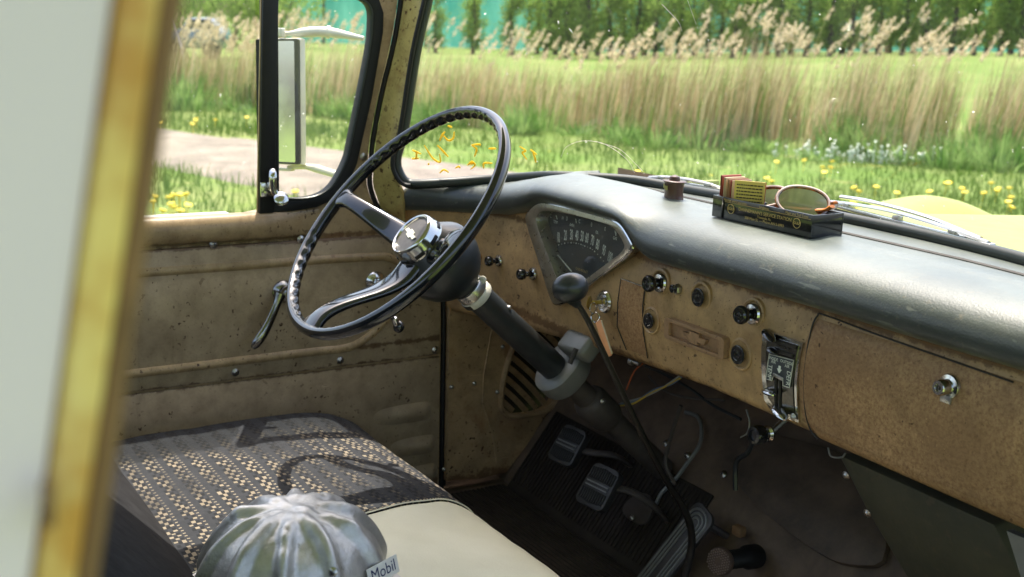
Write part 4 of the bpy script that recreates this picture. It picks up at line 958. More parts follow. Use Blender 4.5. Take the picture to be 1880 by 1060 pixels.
# glovebox door
gl = [(1503, 580), (1880+60, 742), (1880+60, 985), (1505, 806), (1487, 780), (1480, 740), (1479, 690), (1486, 640), (1494, 596)]
gp3 = [F_(a, min(b, 9999)) for a, b in gl]
def gmap():
    x0 = lambda z: interp(z, [-.455, -.446, -.40, -.375, -.33, -.318], [.900, .884, .876, .874, .886, .893])
    def f(u, v):
        if v <= .8: z = -.3215+(-.455+.3215)*(v/.8); xa = x0(z); x = xa+(1.50-xa)*u; edge = min(1, u*60, (v)*30)
        else: z = 0; t = (v-.8)/.2; xa = .902+.006*t; x = xa+(1.50-xa)*u; zb = faceBot(x); a = t*PI*.45; return Vector((x, faceY(x, zb+.012)+.020*(1-math.cos(a))-.0028, zb+.012-.020*math.sin(a)-.0022))
        return Vector((x, faceY(x, z)-.0030*min(1, u*80+.2)*min(1, v*26+.2), z))
    return f
gb = obj('glovebox_door', grid(gmap(), 60, 30), M['glove'], dash, smooth=50)
obj('glovebox_gap', tube(cat([F_(a, b, .0022) for a, b in ((1700, 646), (1600, 611), (1512, 578), (1501, 580), (1491, 600), (1481, 650), (1476, 700), (1478, 750), (1486, 785), (1500, 806))], 4), .0011, 6), M['ink'], dash)
obj('glovebox_gap', tube([F_(a, b, .0022) for a, b in ((1700, 646), (1780, 674), (1860, 702))], .0011, 6), M['ink'], dash)
lb = F_(1746, 710); lk = obj('glovebox_lock', lathe([(.0135, -.003), (.014, .001), (.0125, .0045), (.0085, .0055), (.0085, .016), (.0072, .0185), (.004, .0185), (.003, .017)], lb, (-.08, -1, .03), 30), M['chrome'], dash)
obj('lock_plate', rbox(lb+Vector((.0, -.004, -.012)), EX, EZ, EY, .014, .010, .006, .0015), M['chromed'], lk)
obj('keyhole', rbox(lb+Vector((-.0015, -.0188, .0004)), EX, EZ, EY, .0016, .006, .001), M['ink'], lk)

# ---- heater control
hx = [(1401, 606), (1474, 630), (1463, 700), (1466, 776), (1420, 762), (1403, 735), (1398, 680)]
hp = [F_(a, b, .004) for a, b in hx]
hc = facepatch(sub2(hp, 5), 'heater_control', M['chrome'], th=.008, off=.004, bevel=.0015)
ins = [F_(a, b, .005) for a, b in ((1409, 616), (1465, 634), (1456, 700), (1459, 765), (1424, 752), (1410, 730), (1406, 680))]
hb = facepatch(sub2(ins, 5), 'control_face', plain('dark tarnished chrome', (.17, .165, .15), .22, 1.0, .5, 90), th=.004, off=.0052, bevel=.0008, parent=hc)
ins2 = [F_(a, b, .0065) for a, b in ((1413, 650), (1458, 662), (1450, 712), (1438, 708), (1438, 694), (1421, 689), (1418, 699), (1407, 696))]
facepatch(sub2(ins2, 3), 'legend_plate', M['dial'], th=.002, off=.0064, bevel=0, parent=hc)
obj('legend_border', tube([p+Vector((0, -.0072+.0065, 0)) for p in sub2(ins2, 3)], .0006, 5, closed=True), M['cream'], hc)
def HT(s, px, py, sz, rot=0, m='ivory', sx=1.0):
    o_ = F_(px, py, .0072); ex = (F_(px+8, py+2.6, .0072)-o_).normalized(); ez = EZ
    if rot: ex, ez = -EZ, Vector((1, 0, 0))
    return text(s, sz, o_, ex, ez if rot else (EZ-ex*EZ.dot(ex)).normalized(), M[m], hc, 'lettering', sx=sx)
HT('FAN', 1437, 636, .009, m='ink', sx=1.1); HT('INSIDE', 1420, 659, .0052); HT('AIR', 1420, 665, .0052); HT('OUTSIDE', 1444, 666, .0052); HT('AIR', 1445, 673, .0052)
HT('TEMP', 1413, 683, .0095, 1, sx=.8); HT('DEFR', 1447, 695, .0095, 1, sx=.8)
obj('arrow', solid([(0, -.005), (.004, 0), (.0018, 0), (.0018, .004), (-.0018, .004), (-.0018, 0), (-.004, 0)], [], lambda u, v, d: F_(1431, 678, .0072)+Vector((u, -.0003+d, v)), .0006), M['ivory'], hc, smooth=0)
for a, b, c, d in ((1424, 696, 1424, 748), (1432, 698, 1431, 752)):
    obj('lever_slot', tube([F_(a, b, .0062), F_((a+c)/2, (b+d)/2, .0062), F_(c, d, .0062)], .0016, 6), M['ink'], hc)
for a, b, c, d in ((1414, 640, 1456, 654), (1412, 623, 1462, 639)):
    obj('lever_slot', tube([F_(a, b, .0055), F_(c, d, .0055)], .0024, 6), M['ink'], hc)
obj('slot_cap', rbox(F_(1428, 692, .0075), Vector((.95, 0, -.1)), EY, EZ, .017, .002, .004, .0006), M['chromed'], hc)
def paddle(px, py, L, m, ang=0, w=.007):
    p = F_(px, py, .010); d = Vector((math.cos(ang), -.55, math.sin(ang))).normalized()
    return obj('control_lever', tube(cat([p-d*L*.5, p-d*L*.2+Vector((0, -.002, 0)), p+d*L*.25, p+d*L*.5], 3), [w*.25, w*.7, w*.95, w, w, w*.95, w*.85, w*.7, w*.45, w*.2], 12, flat=.55), M[m], hc)
paddle(1413, 617, .034, 'blackg', -.25, .0072); paddle(1420, 645, .022, 'blackg', -.1, .0062)
paddle(1413, 721, .030, 'chrome', .1, .0070); paddle(1433, 758, .040, 'chrome', -.15, .0085)
screw(F_(1457, 766, .006), Vector((0, -1, 0)), .003, hc)

# ---- key with tag, hanging in the switch
key = thing('ignition_key', 'brass key in the chrome ignition switch with an orange tag on a ring', 'key', tuple(ib))
kb = ib+Vector((0, -.009, 0))
obj('key_bow', solid([(math.cos(t)*.0105*(1+.08*math.cos(4*t)), math.sin(t)*.0095) for t in np.linspace(0, 2*PI, 24, endpoint=False)], [[(-.006+math.cos(-t)*.002, -.003+math.sin(-t)*.002) for t in np.linspace(0, 2*PI, 10, endpoint=False)]], lambda u, v, d: kb+Vector((-.004, -.018, 0))+Vector((.55*u, -.83*u*.9, v))+Vector((.0, d, 0)), .002), M['brass'], key, bevel=.0004)
obj('key_shank', rbox(kb+Vector((-.001, -.006, 0)), Vector((.1, 1, 0)).normalized(), EX, EZ, .016, .002, .006, .0004), M['brass'], key)
def ringc(c, r, n1, tr_, parent, m, name='ring'):
    a, u, b = frame(n1); obj(name, tube([Vector(c)+u*math.cos(t)*r+b*math.sin(t)*r for t in np.linspace(0, 2*PI, 20, endpoint=False)], tr_, 6, closed=True), m, parent)
r0 = AT(1089, 566, 1, .962); ringc(r0, .0075, (1, .3, .1), .0009, key, M['chrome']); r1_ = AT(1093, 583, 1, .962); ringc(r1_, .007, (.4, -1, .2), .0010, key, M['chrome'])
t0 = AT(1098, 590, 1, .960); t1 = AT(1119, 655, 1, .957); td = (t1-t0).normalized(); tx_ = Vector((1, .25, 0)); tx_ = (tx_-td*tx_.dot(td)).normalized(); tz_ = td.cross(tx_)
obj('tag', rbox((t0+t1)/2, td, tx_, tz_, (t1-t0).length, .010, .0018, .0008), M['orange'], key)
obj('tag_edge', rbox((t0+t1)/2+tx_*.0058, td, tx_, tz_, (t1-t0).length*.94, .0022, .0022, .0006), M['card'], key)

# ================================================================== STEERING WHEEL AND COLUMN
WC = Vector((.38, .6985, -.2696)); wa = .7308; WN = Vector((0, -math.cos(wa), math.sin(wa))); WU = Vector((1, 0, 0)); WV = Vector((0, math.sin(wa), math.cos(wa)))
sw = thing('steering_wheel', 'black three spoke steering wheel with finger grips and chrome horn cap', 'steering wheel', tuple(WC-WN*.06))
RR = .1932
def rimf(u, v):
    t = 2*PI*u; a = 2*PI*v; e = WU*math.cos(t)+WV*math.sin(t)
    deg = math.degrees(t) % 360
    on = 1.0 if (22 < deg < 158 or 200 < deg < 262 or 278 < deg < 340) else 0
    g = (.5+.5*math.cos(t*58)); ca, sa = math.cos(a), math.sin(a)
    r1 = .0080; r2 = .0098
    bump = on*g*.0032*max(0, -ca)**1.2*(1 if sa < .3 else .35)
    return WC+e*(RR+ca*r1-bump+on*.0016*max(0, -ca))+WN*(sa*r2*(.9 if sa > 0 else 1.15))
vf = grid(rimf, 480, 17, closed_u=True); obj('rim', vf, M['wheel'], sw, smooth=60)
HUB = WC-WN*.055
def spoke(ang, name='spoke', ww=1.0):
    e = WU*math.cos(ang)+WV*math.sin(ang); s_ = WN.cross(e)
    def f(u, v):
        t = u; a = 2*PI*v; rad = .03+(RR-.004-.03)*t
        dep = -.048+.046*smoothstep((t-.25)/.6) if name else 0
        dep = -.066+.064*smoothstep((t-.10)/.84); wd = ww*.0215*(1-smoothstep(t*1.2)*.42)+.006*smoothstep((t-.85)*7); th = .0095*(1-.2*t)
        c = abs(math.cos(a))**.6*math.copysign(1, math.cos(a)); s2 = abs(math.sin(a))**.8*math.copysign(1, math.sin(a))
        return WC+e*rad+WN*(dep+s2*th)+s_*c*wd
    return obj('spoke', grid(f, 24, 21), M['wheel'], sw, smooth=55)
spoke(math.radians(179)); spoke(math.radians(1)); spoke(math.radians(-88), ww=1.3)
obj('hub', lathe([(.032, .004), (.037, .000), (.043, -.008), (.050, -.016), (.056, -.024), (.058, -.030)], HUB, WN, 40), M['worn'], sw)
cap = obj('horn_cap', lathe([(.0375, -.004), (.0385, .000), (.0378, .006), (.0362, .010), (.0360, .016), (.0345, .0200), (.0325, .0215), (.0305, .0205), (.0292, .0170)], HUB, WN, 48), M['chrome'], sw)
obj('cap_disc', lathe([(.0292, .0168), (.0288, .0178), (.020, .0192), (.010, .0198), (.002, .0200)], HUB, WN, 40), M['greyp'] if 'greyp' in M else plain('worn silver disc', (.13, .12, .11), .5, .5, .35, 90), cap)
cex, cez = (WU*.96+WV*-.28).normalized(), (WV*.96+WU*.28).normalized()
obj('bow_tie_emblem', solid([(a*.040, b*.017) for a, b in bow], [], lambda u, v, d: HUB+WN*(.0212-d)+cex*u+cez*v, .002), M['cream'], cap, bevel=.0002)
for k in range(8):
    t = 2*PI*k/8+.25; e = WU*math.cos(t)+WV*math.sin(t); s_ = WN.cross(e)
    obj('cap_notch', rbox(HUB+e*.0370+WN*.0040, s_, WN, e, .016, .0060, .004, .0015), M['rubber'], cap)
col = thing('steering_column', 'dark steering column with a clamp, sloping from the wheel to the floor', 'steering column', (.38, 1.2, -.72))
obj('bell', lathe([(.0585, -.032), (.0590, -.045), (.057, -.058), (.050, -.074), (.038, -.088), (.0275, -.096), (.024, -.100)], HUB, WN, 40), M['worn'], col)
a_ = HUB-WN*.098
CE = HUB-WN*.62
obj('tube', tube([HUB-WN*.09, HUB-WN*.345], .0215, 28), M['worn'], col)
obj('clamp', lathe([(.0232, 0), (.0240, .002), (.0240, .022), (.0232, .024)], HUB-WN*.128, WN, 32), M['chromed'], col)
hcl = obj('hose_clamp', lathe([(.0243, 0), (.0250, .001), (.0250, .0105), (.0243, .0115)], HUB-WN*.130, WN, 40), M['cream'], col)
sl_ = MB()
for k in range(16):
    t = -2.3+k*.085; e = WU*math.cos(t)+WV*math.sin(t); sl_.add(rbox(HUB-WN*.1245+e*.0251, WN.cross(e), WN, e, .0012, .008, .0012))
obj('clamp_slots', sl_, M['ink'], hcl)
pc = AT(887, 513, 0, .39); obj('clamp_screw', lathe([(.0035, 0), (.0035, .006), (.0058, .006), (.0058, .010), (.004, .0108)], pc, (.8, -.6, .1), 14), M['cream'], hcl)
screw(HUB-WN*.175+(WU*.6+WV*.8)*.0215, WU*.6+WV*.8, .003, col, M['chromed'])
# column bracket against the dash, lower sleeve
bp = HUB-WN*.345
def brk(u, v):
    a = 2*PI*v; r = [.0215, .034, .040, .041, .038, .030, .0225][int(round(u*6))]; h = [.03, .030, .026, .004, -.004, -.008, -.008][int(round(u*6))]
    e = WU*math.cos(a)+WV*math.sin(a); 
    if e.dot(WV) > 0: r = r*(1+.25*e.dot(WV)*(1 if 0 < int(round(u*6)) < 6 else 0))
    return bp+e*r+WN*h
obj('bracket', grid(brk, 7, 33), M['greym'], col)
obj('bracket_arm', rbox(AT(1064, 636, 0, .41), (EX*.8+EY*.1-EZ*.0).normalized(), WN, WV, .060, .032, .036, .008, 3), M['greym'], col)
obj('bracket_slot', tube([AT(1046, 668, 0, .449), AT(1058, 640, 0, .449)], .004, 8), M['ink'], col)
obj('lower_tube', tube([bp+WN*.01, CE], .0195, 20), M['ridge'], col)
obj('sleeve', lathe([(.020, 0), (.024, .004), (.028, .012), (.029, .055), (.026, .064), (.02, .068)], HUB-WN*.468, WN, 24), M['ridge'], col)
screw(AT(1107, 737, 0, .41), (1, -.2, .2), .003, col, M['chromed'])
# turn signal stalk with black ball
st = obj('signal_stalk', tube(cat([HUB-WN*.06-WV*.03-WU*.03, AT(715, 566, 0, .30), AT(724, 588, 0, .295)], 4), .003, 8), M['blackg'], col)
obj('stalk_collar', lathe([(.004, -.006), (.0055, 0), (.0055, .005), (.004, .008)], AT(726, 590, 0, .294), (AT(731, 602, 0, .292)-AT(722, 580, 0, .296)), 12), M['chrome'], st)
obj('stalk_ball', sphere(AT(732, 600, 0, .292), (.0088, .0088, .0095)), M['blackg'], st)
# wires under the dash
for nm, pts, r, col_ in (('yellow', ((1118, 750), (1130, 745), (1160, 742), (1195, 722), (1225, 708), (1250, 694)), .0016, (.55, .38, .04)), ('blue', ((1118, 746), (1140, 742), (1170, 735), (1200, 716), (1232, 706), (1252, 692)), .0014, (.12, .18, .28)), ('orange', ((1150, 716), (1156, 700), (1166, 680), (1180, 668)), .0013, (.5, .12, .04)), ('grey', ((1118, 748), (1150, 738), (1185, 728), (1215, 713), (1248, 690)), .0014, (.3, .3, .28))):
    M[nm+'wire'] = plain(nm+' wire insulation', col_, .45)
    tag(obj('wire', tube(cat([AT(a, b, 1, 1.10) for a, b in pts], 5), r, 6), M[nm+'wire']), nm+' insulated wire hanging under the dash by the column', 'wire', 'wires under the dash')
for pts, lb_ in ((((1258, 757), (1280, 765), (1288, 790), (1283, 820), (1262, 850), (1240, 880), (1215, 905), (1205, 925)), 'grey cable looping down the firewall behind the gear lever'), (((1370, 752), (1376, 775), (1372, 795), (1360, 803)), 'short grey cable bending out below the dash left of the lowest knob'), (((1520, 822), (1526, 838), (1545, 840), (1552, 832)), 'thin bent wire loop hanging below the glovebox')):
    tag(obj('cable', tube(cat([toe(a, b, .012) if lb_.startswith('grey') else AT(a, b, 1, 1.06) for a, b in pts], 5), .0035 if lb_.startswith('grey') else .0012, 7), M['greym']), lb_, 'cable')
for i, (pts, lb_) in enumerate(((((1190, 690), (1215, 715), (1260, 730), (1330, 735)), 'thin dark wire sagging under the dash left of the heater control'), (((1185, 672), (1225, 690), (1270, 716), (1310, 745), (1360, 770)), 'dark cable following the lower edge of the dash'), (((1250, 745), (1235, 790), (1222, 850), (1240, 890)), 'dark brake line running down the firewall by the column'), (((1385, 800), (1374, 830), (1352, 850), (1350, 900)), 'dark wire looping down the firewall beside the insulation board'))):
    tag(obj('wire', tube(cat([AT(a, b, 1, 1.14) for a, b in pts], 5), .0020+.0006*i, 6), M['worn'] if i % 2 else M['ridge']), lb_, 'wire', 'wires under the dash')
pl_ = AT(1160, 662, 1, 1.06); tag(obj('pull_rod', lathe([(.004, 0), (.004, .012), (.007, .012), (.007, .018), (.003, .019)], pl_+Vector((.02, .0, 0)), (-1, -.3, .1), 14), M['chromed']), 'small metal pull rod under the dash below the key tag', 'rod')

# ================================================================== GEAR LEVER
gv = thing('gear_lever', 'tall black gear lever with an oval knob rising from the floor', 'gear lever', (.64, 1.03, -.86))
LX = .64
gpth = [AT(1058, 553, 0, LX), AT(1085, 600, 0, LX), AT(1130, 695, 0, LX), AT(1180, 800, 0, LX), AT(1222, 880, 0, LX), AT(1250, 925, 0, LX), AT(1266, 962, 0, LX), AT(1270, 1000, 0, LX), AT(1262, 1040, 0, LX), AT(1254, 1075, 0, LX), Vector((LX, AT(1250, 1120, 0, LX).y, -.862))]
gpth = cat(gpth, 5); obj('shaft', tube(gpth, [.0036+.0026*min(1, i/len(gpth)*1.2) for i in range(len(gpth))], 12), M['steelk'] if 'steelk' in M else plain('chipped black steel', (.02, .018, .016), .33, .3, .6, 120, .3), gv)
kc = AT(1047, 529, 0, LX); kd = (AT(1075, 518, 0, LX+.004)-AT(1022, 540, 0, LX-.02)).normalized(); kd = Vector((.5, .72, .22)).normalized()
obj('knob', lathe([(.0192*math.sin(t)**.92, -.0232*math.cos(t)) for t in np.linspace(.06, PI-.06, 18)], kc, kd, 32), M['worn'], gv)
obj('knob_neck', tube([kc-Vector((0, 0, .010)), AT(1061, 560, 0, LX)], [.010, .0055], 14), M['worn'], gv)

# ================================================================== PEDALS
def pedal(name, label, cx, cy, off, wpx, hpx, armpts):
    c = toe(cx, cy, off); n_ = Vector((0.12, -.80, .58)).normalized(); ex = Vector((1, .12, 0)); ex = (ex-n_*ex.dot(n_)).normalized(); ey = n_.cross(ex)
    if ey.z < 0: ey = -ey
    t = thing(name, label, 'pedal', tuple(c)); dd = (c-CAM).length; w_ = wpx*dd/F; h_ = hpx*dd/F
    ol = []
    for (a, b) in rrect(w_, h_, .012, 5): ol.append((a*(1-.10*b/h_), b))
    obj('pad', solid(ol, [], lambda u, v, d: c+ex*u+ey*v-n_*d, .014), M['pedal'], t, bevel=.003)
    for i in range(11):
        u = (i-5)/5*w_*.41; hh = h_*.40*(1-.12*abs(i-5)/5)
        for s_ in (1, -1): obj('tread_bar', rbox(c+ex*u+ey*(s_*(hh*.5+.005))+n_*.0012, ex, ey, n_, w_*.035, hh-.006, .0045, .0008, 1), M['pedal'], t)
    for s_ in (-1, 1): obj('metal_trim', rbox(c+ey*s_*.0032+n_*.0015, ex, ey, n_, w_*.78, .0020, .004), M['greym'], t)
    obj('arm', tube(cat([c-n_*.014]+[toe(a, b, o_) for a, b, o_ in armpts], 5), .009, 10, flat=.6), M['ridge'], t)
pedal('clutch_pedal', 'ribbed black clutch pedal, the upper of the two square pedals', 1041, 817, .095, 63, 72, ((1090, 832, .07), (1130, 838, .05), (1165, 860, -.01)))
pedal('brake_pedal', 'ribbed black brake pedal, the lower of the two square pedals', 1097, 893, .11, 70, 80, ((1150, 900, .085), (1195, 925, .05), (1232, 965, -.01)))
gt = thing('gas_pedal', 'long narrow metal gas pedal with looped grooves beside the gear lever', 'pedal', tuple(toe(1240, 1000)))
g0, g1 = toe(1297, 935, .055), toe(1170, 1095, .03); ga = (g0-g1).normalized(); gn = (TN-ga*TN.dot(ga)).normalized(); gx_ = ga.cross(gn)
GL = (g0-g1).length; GW = .056
obj('tread', solid(rrect(GL, GW, .016, 6), [], lambda u, v, d: (g0+g1)/2+ga*u+gx_*v+gn*(-d), .006), M['steel'], gt, bevel=.0015)
for k, w_ in enumerate((.044, .030, .017)):
    L2 = GL*.5-(.006+.007*k); P = [(-GL*.48, w_/2)]+[(L2-w_*.4+w_*.4*math.sin(t), w_/2*math.cos(t)) for t in np.linspace(0, PI, 9)]+[(-GL*.48, -w_/2)]
    obj('raised_rib', tube([(g0+g1)/2+ga*u+gx_*v+gn*.0005 for u, v in P], .0021, 6), M['greym'], gt)
obj('linkage', tube([g0-gn*.006+ga*-.02, toe(1335, 985, .0)], .006, 8), M['ridge'], gt); obj('linkage_bolt', rbox(toe(1357, 975, .02), EX, EY, EZ, .02, .014, .016, .003), M['rust'], gt)
sp_ = thing('starter_pedal', 'round studded foot starter button on a short black stem', 'foot button', tuple(toe(1375, 1025)))
s0, s1 = toe(1322, 1031, .10), toe(1395, 1020, .0); sa_ = (s0-s1).normalized()
obj('button', lathe([(.008, -.012), (.018, -.008), (.0205, -.003), (.0205, .001), (.019, .004), (.010, .0050), (.002, .0050)], s0, sa_, 30), plain('rusty studded button', (.12, .08, .06), .55, .4, .4, 60), sp_)
a, u, b = frame(sa_); sm = MB()
for i in range(-5, 6):
    for j in range(-5, 6):
        x, y = (i+.5*(j % 2))*.0038, j*.0034
        if .004 < math.hypot(x, y) < .0185: sm.add(sphere(s0+a*.0052+u*x+b*y, .0014, 6, 4))
obj('studs', sm, plain('worn stud metal', (.26, .19, .15), .45, .5, .3, 60), sp_)
pf2 = [(.010, 0)]+[(.010+.004*(i % 2), .006*i) for i in range(1, 9)]+[(.014, .054), (.018, .066), (.018, .09)]
obj('boot', lathe(pf2, s0-sa_*.01, -sa_, 24), M['rubber'], sp_)
dm_ = thing('floor_button', 'flat black teardrop dimmer switch plate on the toe board', 'floor switch', tuple(toe(1170, 940)))
obj('plate', solid([(math.cos(t)*.034, math.sin(t)*.026*(1+.35*math.sin(t))) for t in np.linspace(0, 2*PI, 24, endpoint=False)], [], lambda u_, v_, d: toe(1168, 940, .010)+EX*u_+TN.cross(EX)*v_-TN*d, .01), M['ridge'], dm_, bevel=.002)
screw(toe(1160, 951, .012), TN, .0035, dm_, M['chromed'])
for px, py in ((1222, 814), (1262, 836), (1328, 871)): screw(toe(px, py, .001), TN, .0042, cab, M['chromed'])
# floor mat with ribs
fm = thing('floor_mat', 'black ribbed rubber mat covering the driver footwell', 'floor mat', (.35, .95, -.86))
obj('sheet', rbox((.38, .95, -.8595), EX, EY, EZ, .70, .30, .005, .002), M['mat'], fm)
rm = MB()
for i in range(34): rm.add(rbox((.38, .803+i*.0089, -.8565), EX, EY, EZ, .69, .0040, .0035))
o = obj('ribs', rm, M['mat'], fm, smooth=0); o['kind'] = 'stuff'
tc = TP0+TN*.003; tu = Vector((0, 1, 1.3)).normalized()
obj('toe_sheet', rbox(Vector((.27, tc.y, tc.z))+tu*.078, EX, tu, TN, .46, .175, .005, .002), M['mat'], fm)
rm = MB()
for i in range(46): rm.add(rbox(Vector((.045+i*.0100, tc.y, tc.z))+tu*.085+TN*.003, EX, tu, TN, .0036, .152, .003))
o = obj('ribs', rm, M['mat'], fm, smooth=0); o['kind'] = 'stuff'
# insulation board, heater box
ib_px = [(1395, 790), (1600, 845), (1640, 1040), (1545, 1038), (1490, 1008), (1400, 940), (1362, 900), (1345, 870), (1352, 845), (1372, 830), (1376, 805)]
ib3 = [toe(a, b, .010) for a, b in ib_px]; eu = EX; ev = tu
ip = chaikin([Vector(((p-TP0).dot(eu), (p-TP0).dot(ev))) for p in ib3], 2)
brd = tag(obj('insulation_board', solid(ip, [], lambda u_, v_, d: TP0+eu*u_+ev*v_+TN*(.012-d), .010), M['board'], bevel=.003), 'brown stained insulation board on the firewall left of the green heater box', 'insulation board')
hbx = thing('heater_box', 'dark green steel heater box below the glovebox', 'heater box', tuple(AT(1700, 950, 1, 1.10)))
q = [AT(a, b, 1, 1.10) for a, b in ((1568, 828), (1855, 955), (1905, 1110), (1680, 1110), (1650, 1060), (1600, 935))]
obj('casing', solid([(p.x, p.z) for p in q], [], lambda u_, v_, d: Vector((u_, 1.10+d-.30*(v_+.6), v_)), .22), M['panelg'], hbx, bevel=.004)
for a, b in ((1572, 866), (1598, 938)):
    p = AT(a, b, 1, 1.10); screw(Vector((p.x+.004, 1.10-.30*(p.z+.6)-.001, p.z)), (0, -1, -.3), .0038, hbx, M['chromed'])
pp_ = [AT(a, b, 1, 1.05) for a, b in ((1848, 975), (1930, 1010), (1930, 1120), (1890, 1110))]
tag(obj('kick_pad', solid([(p.x, p.z) for p in pp_], [], lambda u_, v_, d: Vector((u_, 1.05+d, v_)), .01), M['greym']), 'pale panel corner beside the heater box under the glovebox', 'panel')

# ================================================================== SEAT
seat = thing('bench_seat', 'bench seat in woven grey and tan fabric with a cream vinyl middle', 'bench seat', (.7, .5, -.86))
SZ = -.640
def seatp(x, v, x0=.045, x1=1.5):
    # v 0 back .. 1 bottom front
    prof_ = [(.34, SZ-.004), (.45, SZ+.004), (.58, SZ+.006), (.68, SZ+.001), (.735, SZ-.010), (.772, SZ-.032), (.790, SZ-.065), (.795, SZ-.11), (.790, SZ-.19)]
    P = along([Vector((a, b, 0)) for a, b in prof_], v); return P
spf = cat([Vector((a, b, 0)) for a, b in [(.34, SZ-.004), (.45, SZ+.004), (.58, SZ+.006), (.68, SZ+.001), (.735, SZ-.010), (.772, SZ-.032), (.790, SZ-.065), (.795, SZ-.11), (.790, SZ-.19)]], 6)
def seatf(xa, xb, bul=0.0, wb=1.0):
    def f(u, v):
        x = xa+(xb-xa)*u; p = along(spf, v); e = 1.0; y, z = p.x, p.y
        dl = max(0.0, .105-x)/.065                          # rounding towards the door
        dl = min(1, dl); drop = .045*(1-math.sqrt(max(0, 1-dl*dl))); inn = .07*(1-math.sqrt(max(0, 1-dl*dl)))*smoothstep((y-.6)/.15)
        z -= drop; y -= inn
        z += .004*math.sin(x*19+y*5)*math.sin(y*15)*(1-v)+.0018*noise.noise(Vector((x*25, y*25, 0)))
        if bul: z -= .002*math.exp(-abs(x-.4865)/.008)
        x += (u**3 if not bul else (1-u)**3)*.0+wb*((u if not bul else 1-u)**2)*max(0, .765-y)**1.2*.26
        return Vector((x, y, z))
    return f
obj('fabric_cover', grid(seatf(.04, .4845), 90, 70), M['fabric'], seat, smooth=80)
obj('side_panel', grid(lambda u, v: Vector((.04, .34+.42*u, -.70-.14*v)), 4, 4), M['fabric'], seat)
obj('vinyl_cover', grid(seatf(.4865, 1.05, 1), 70, 70), M['vinyl'], seat, smooth=80)
obj('fabric_cover', grid(seatf(1.052, 1.5, 0, 0), 40, 50), M['fabric'], seat, smooth=80)
f0 = lambda u, v, _f=seatf(.04, .4845): _f(1.0 if u == .5 else .988, v); obj('piping', tube([f0(.5, v)+Vector((0, 0, .0008)) for v in np.linspace(0, .95, 50)], .0010, 6), M['vinyl'], seat)
stt = MB()
for v in np.linspace(.0, .8, 70):
    a = f0(.54, v); b = f0(.54, v+.006); stt.add(tube([a+Vector((0, 0, -.0002)), b+Vector((0, 0, -.0002))], .0007, 4))
o = obj('stitching', stt, M['card'], seat); o['kind'] = 'stuff'
def backf(u, v):
    x = .04+1.46*u; t = v; y = .385-.36*t; z = SZ-.03+.34*t
    y -= .02*(1-math.sin(PI*min(1, t*1.0+.0)))*0; r = .03*(1-math.sqrt(max(0, 1-max(0, (.08-x)/.04)**2))) if x < .08 else 0
    return Vector((x, y+.012*math.sin(PI*t)-r, z))
obj('backrest', grid(backf, 60, 16), plain('dark worn seat fabric', (.018, .018, .019), .85, 0, .8, 45, .8, spec=.1), seat)

# ================================================================== HARD HAT
hh = thing('hard_hat', 'dented aluminium hard hat with raised ridges resting on the seat', 'hard hat', (.70, .43, SZ))
HC = Vector((.700, .430, SZ+.010)); hr = random.Random(3); HAx = Vector((.55, -.83, 0)).normalized(); HBx = EZ.cross(HAx)
def hatf(u, v):
    a = 2*PI*u; ph = v*PI*.5; k = math.cos(ph); s_ = math.sin(ph)
    rx, ry, rz = .117, .099, .108
    lat = math.sin(ph)
    rid = 0
    for c_, w_, h_ in ((0, .10, .011), (.60, .08, .010), (-.60, .08, .010), (1.2, .08, .010), (-1.2, .08, .010), (1.85, .09, .010), (-1.85, .09, .010), (2.5, .09, .009), (-2.5, .09, .009), (PI, .12, .010)):
        d_ = (a-c_+PI) % (2*PI)-PI; rid += h_*math.exp(-(abs(d_)/w_*max(.25, k))**3*1.6) if k > .02 else 0
    rid *= smoothstep(k*1.6)*smoothstep((lat-.10)*4)
    p = Vector((rx*k**.86*math.cos(a), ry*k**.86*math.sin(a), rz*lat))
    n_ = p.normalized(); cr = noise.noise(p*34)*.0048*smoothstep((lat-.45)*2.2)+noise.noise(p*80)*.0028*smoothstep((lat-.6)*2.5)+noise.noise(p*11)*.002
    p = p+n_*(rid+cr); return HC+HAx*p.x+HBx*p.y+EZ*p.z
obj('shell', grid(hatf, 150, 48, closed_u=True), M['helmet'], hh, smooth=70)
def brimf(u, v):
    a = 2*PI*u; t = v; w_ = .040+.006*math.cos(a)**2; r = (1+0*t); p = Vector(((.116+w_*t)*math.cos(a), (.098+w_*t)*math.sin(a), .002-.010*t+.0015*math.sin(a*7)*t))
    return HC+HAx*p.x+HBx*p.y+EZ*p.z
obj('brim', grid(brimf, 90, 7, closed_u=True), M['helmet'], hh); obj('brim_edge', tube([brimf(k/90, 1.0) for k in range(90)], .0022, 6, closed=True), M['helmet'], hh)
HBV = BVHTree.FromPolygons([v.co for v in bpy.data.objects['shell'].data.vertices], [tuple(p.vertices) for p in bpy.data.objects['shell'].data.polygons])
p, nn = BH(HBV, 612, 1050)
if p: obj('rivet', lathe([(.005, 0), (.0048, .0015), (.0028, .0028)], p, nn if nn.dot(CAM-p) > 0 else -nn, 14), M['chromed'], hh)
p, nn = BH(HBV, 702, 1048)
if p:
    nn = nn if nn.dot(CAM-p) > 0 else -nn; ex = EZ.cross(nn).normalized(); ey = nn.cross(ex)
    lbp = obj('label', rbox(p+nn*.001, ex, ey, nn, .050, .020, .0012, .0004), M['card2'] if 'card2' in M else plain('white label', (.7, .7, .68), .4), hh); text('Mobil', .018, p+nn*.0019, ex, ey, plain('navy print', (.02, .03, .12), .4), hh, 'lettering')

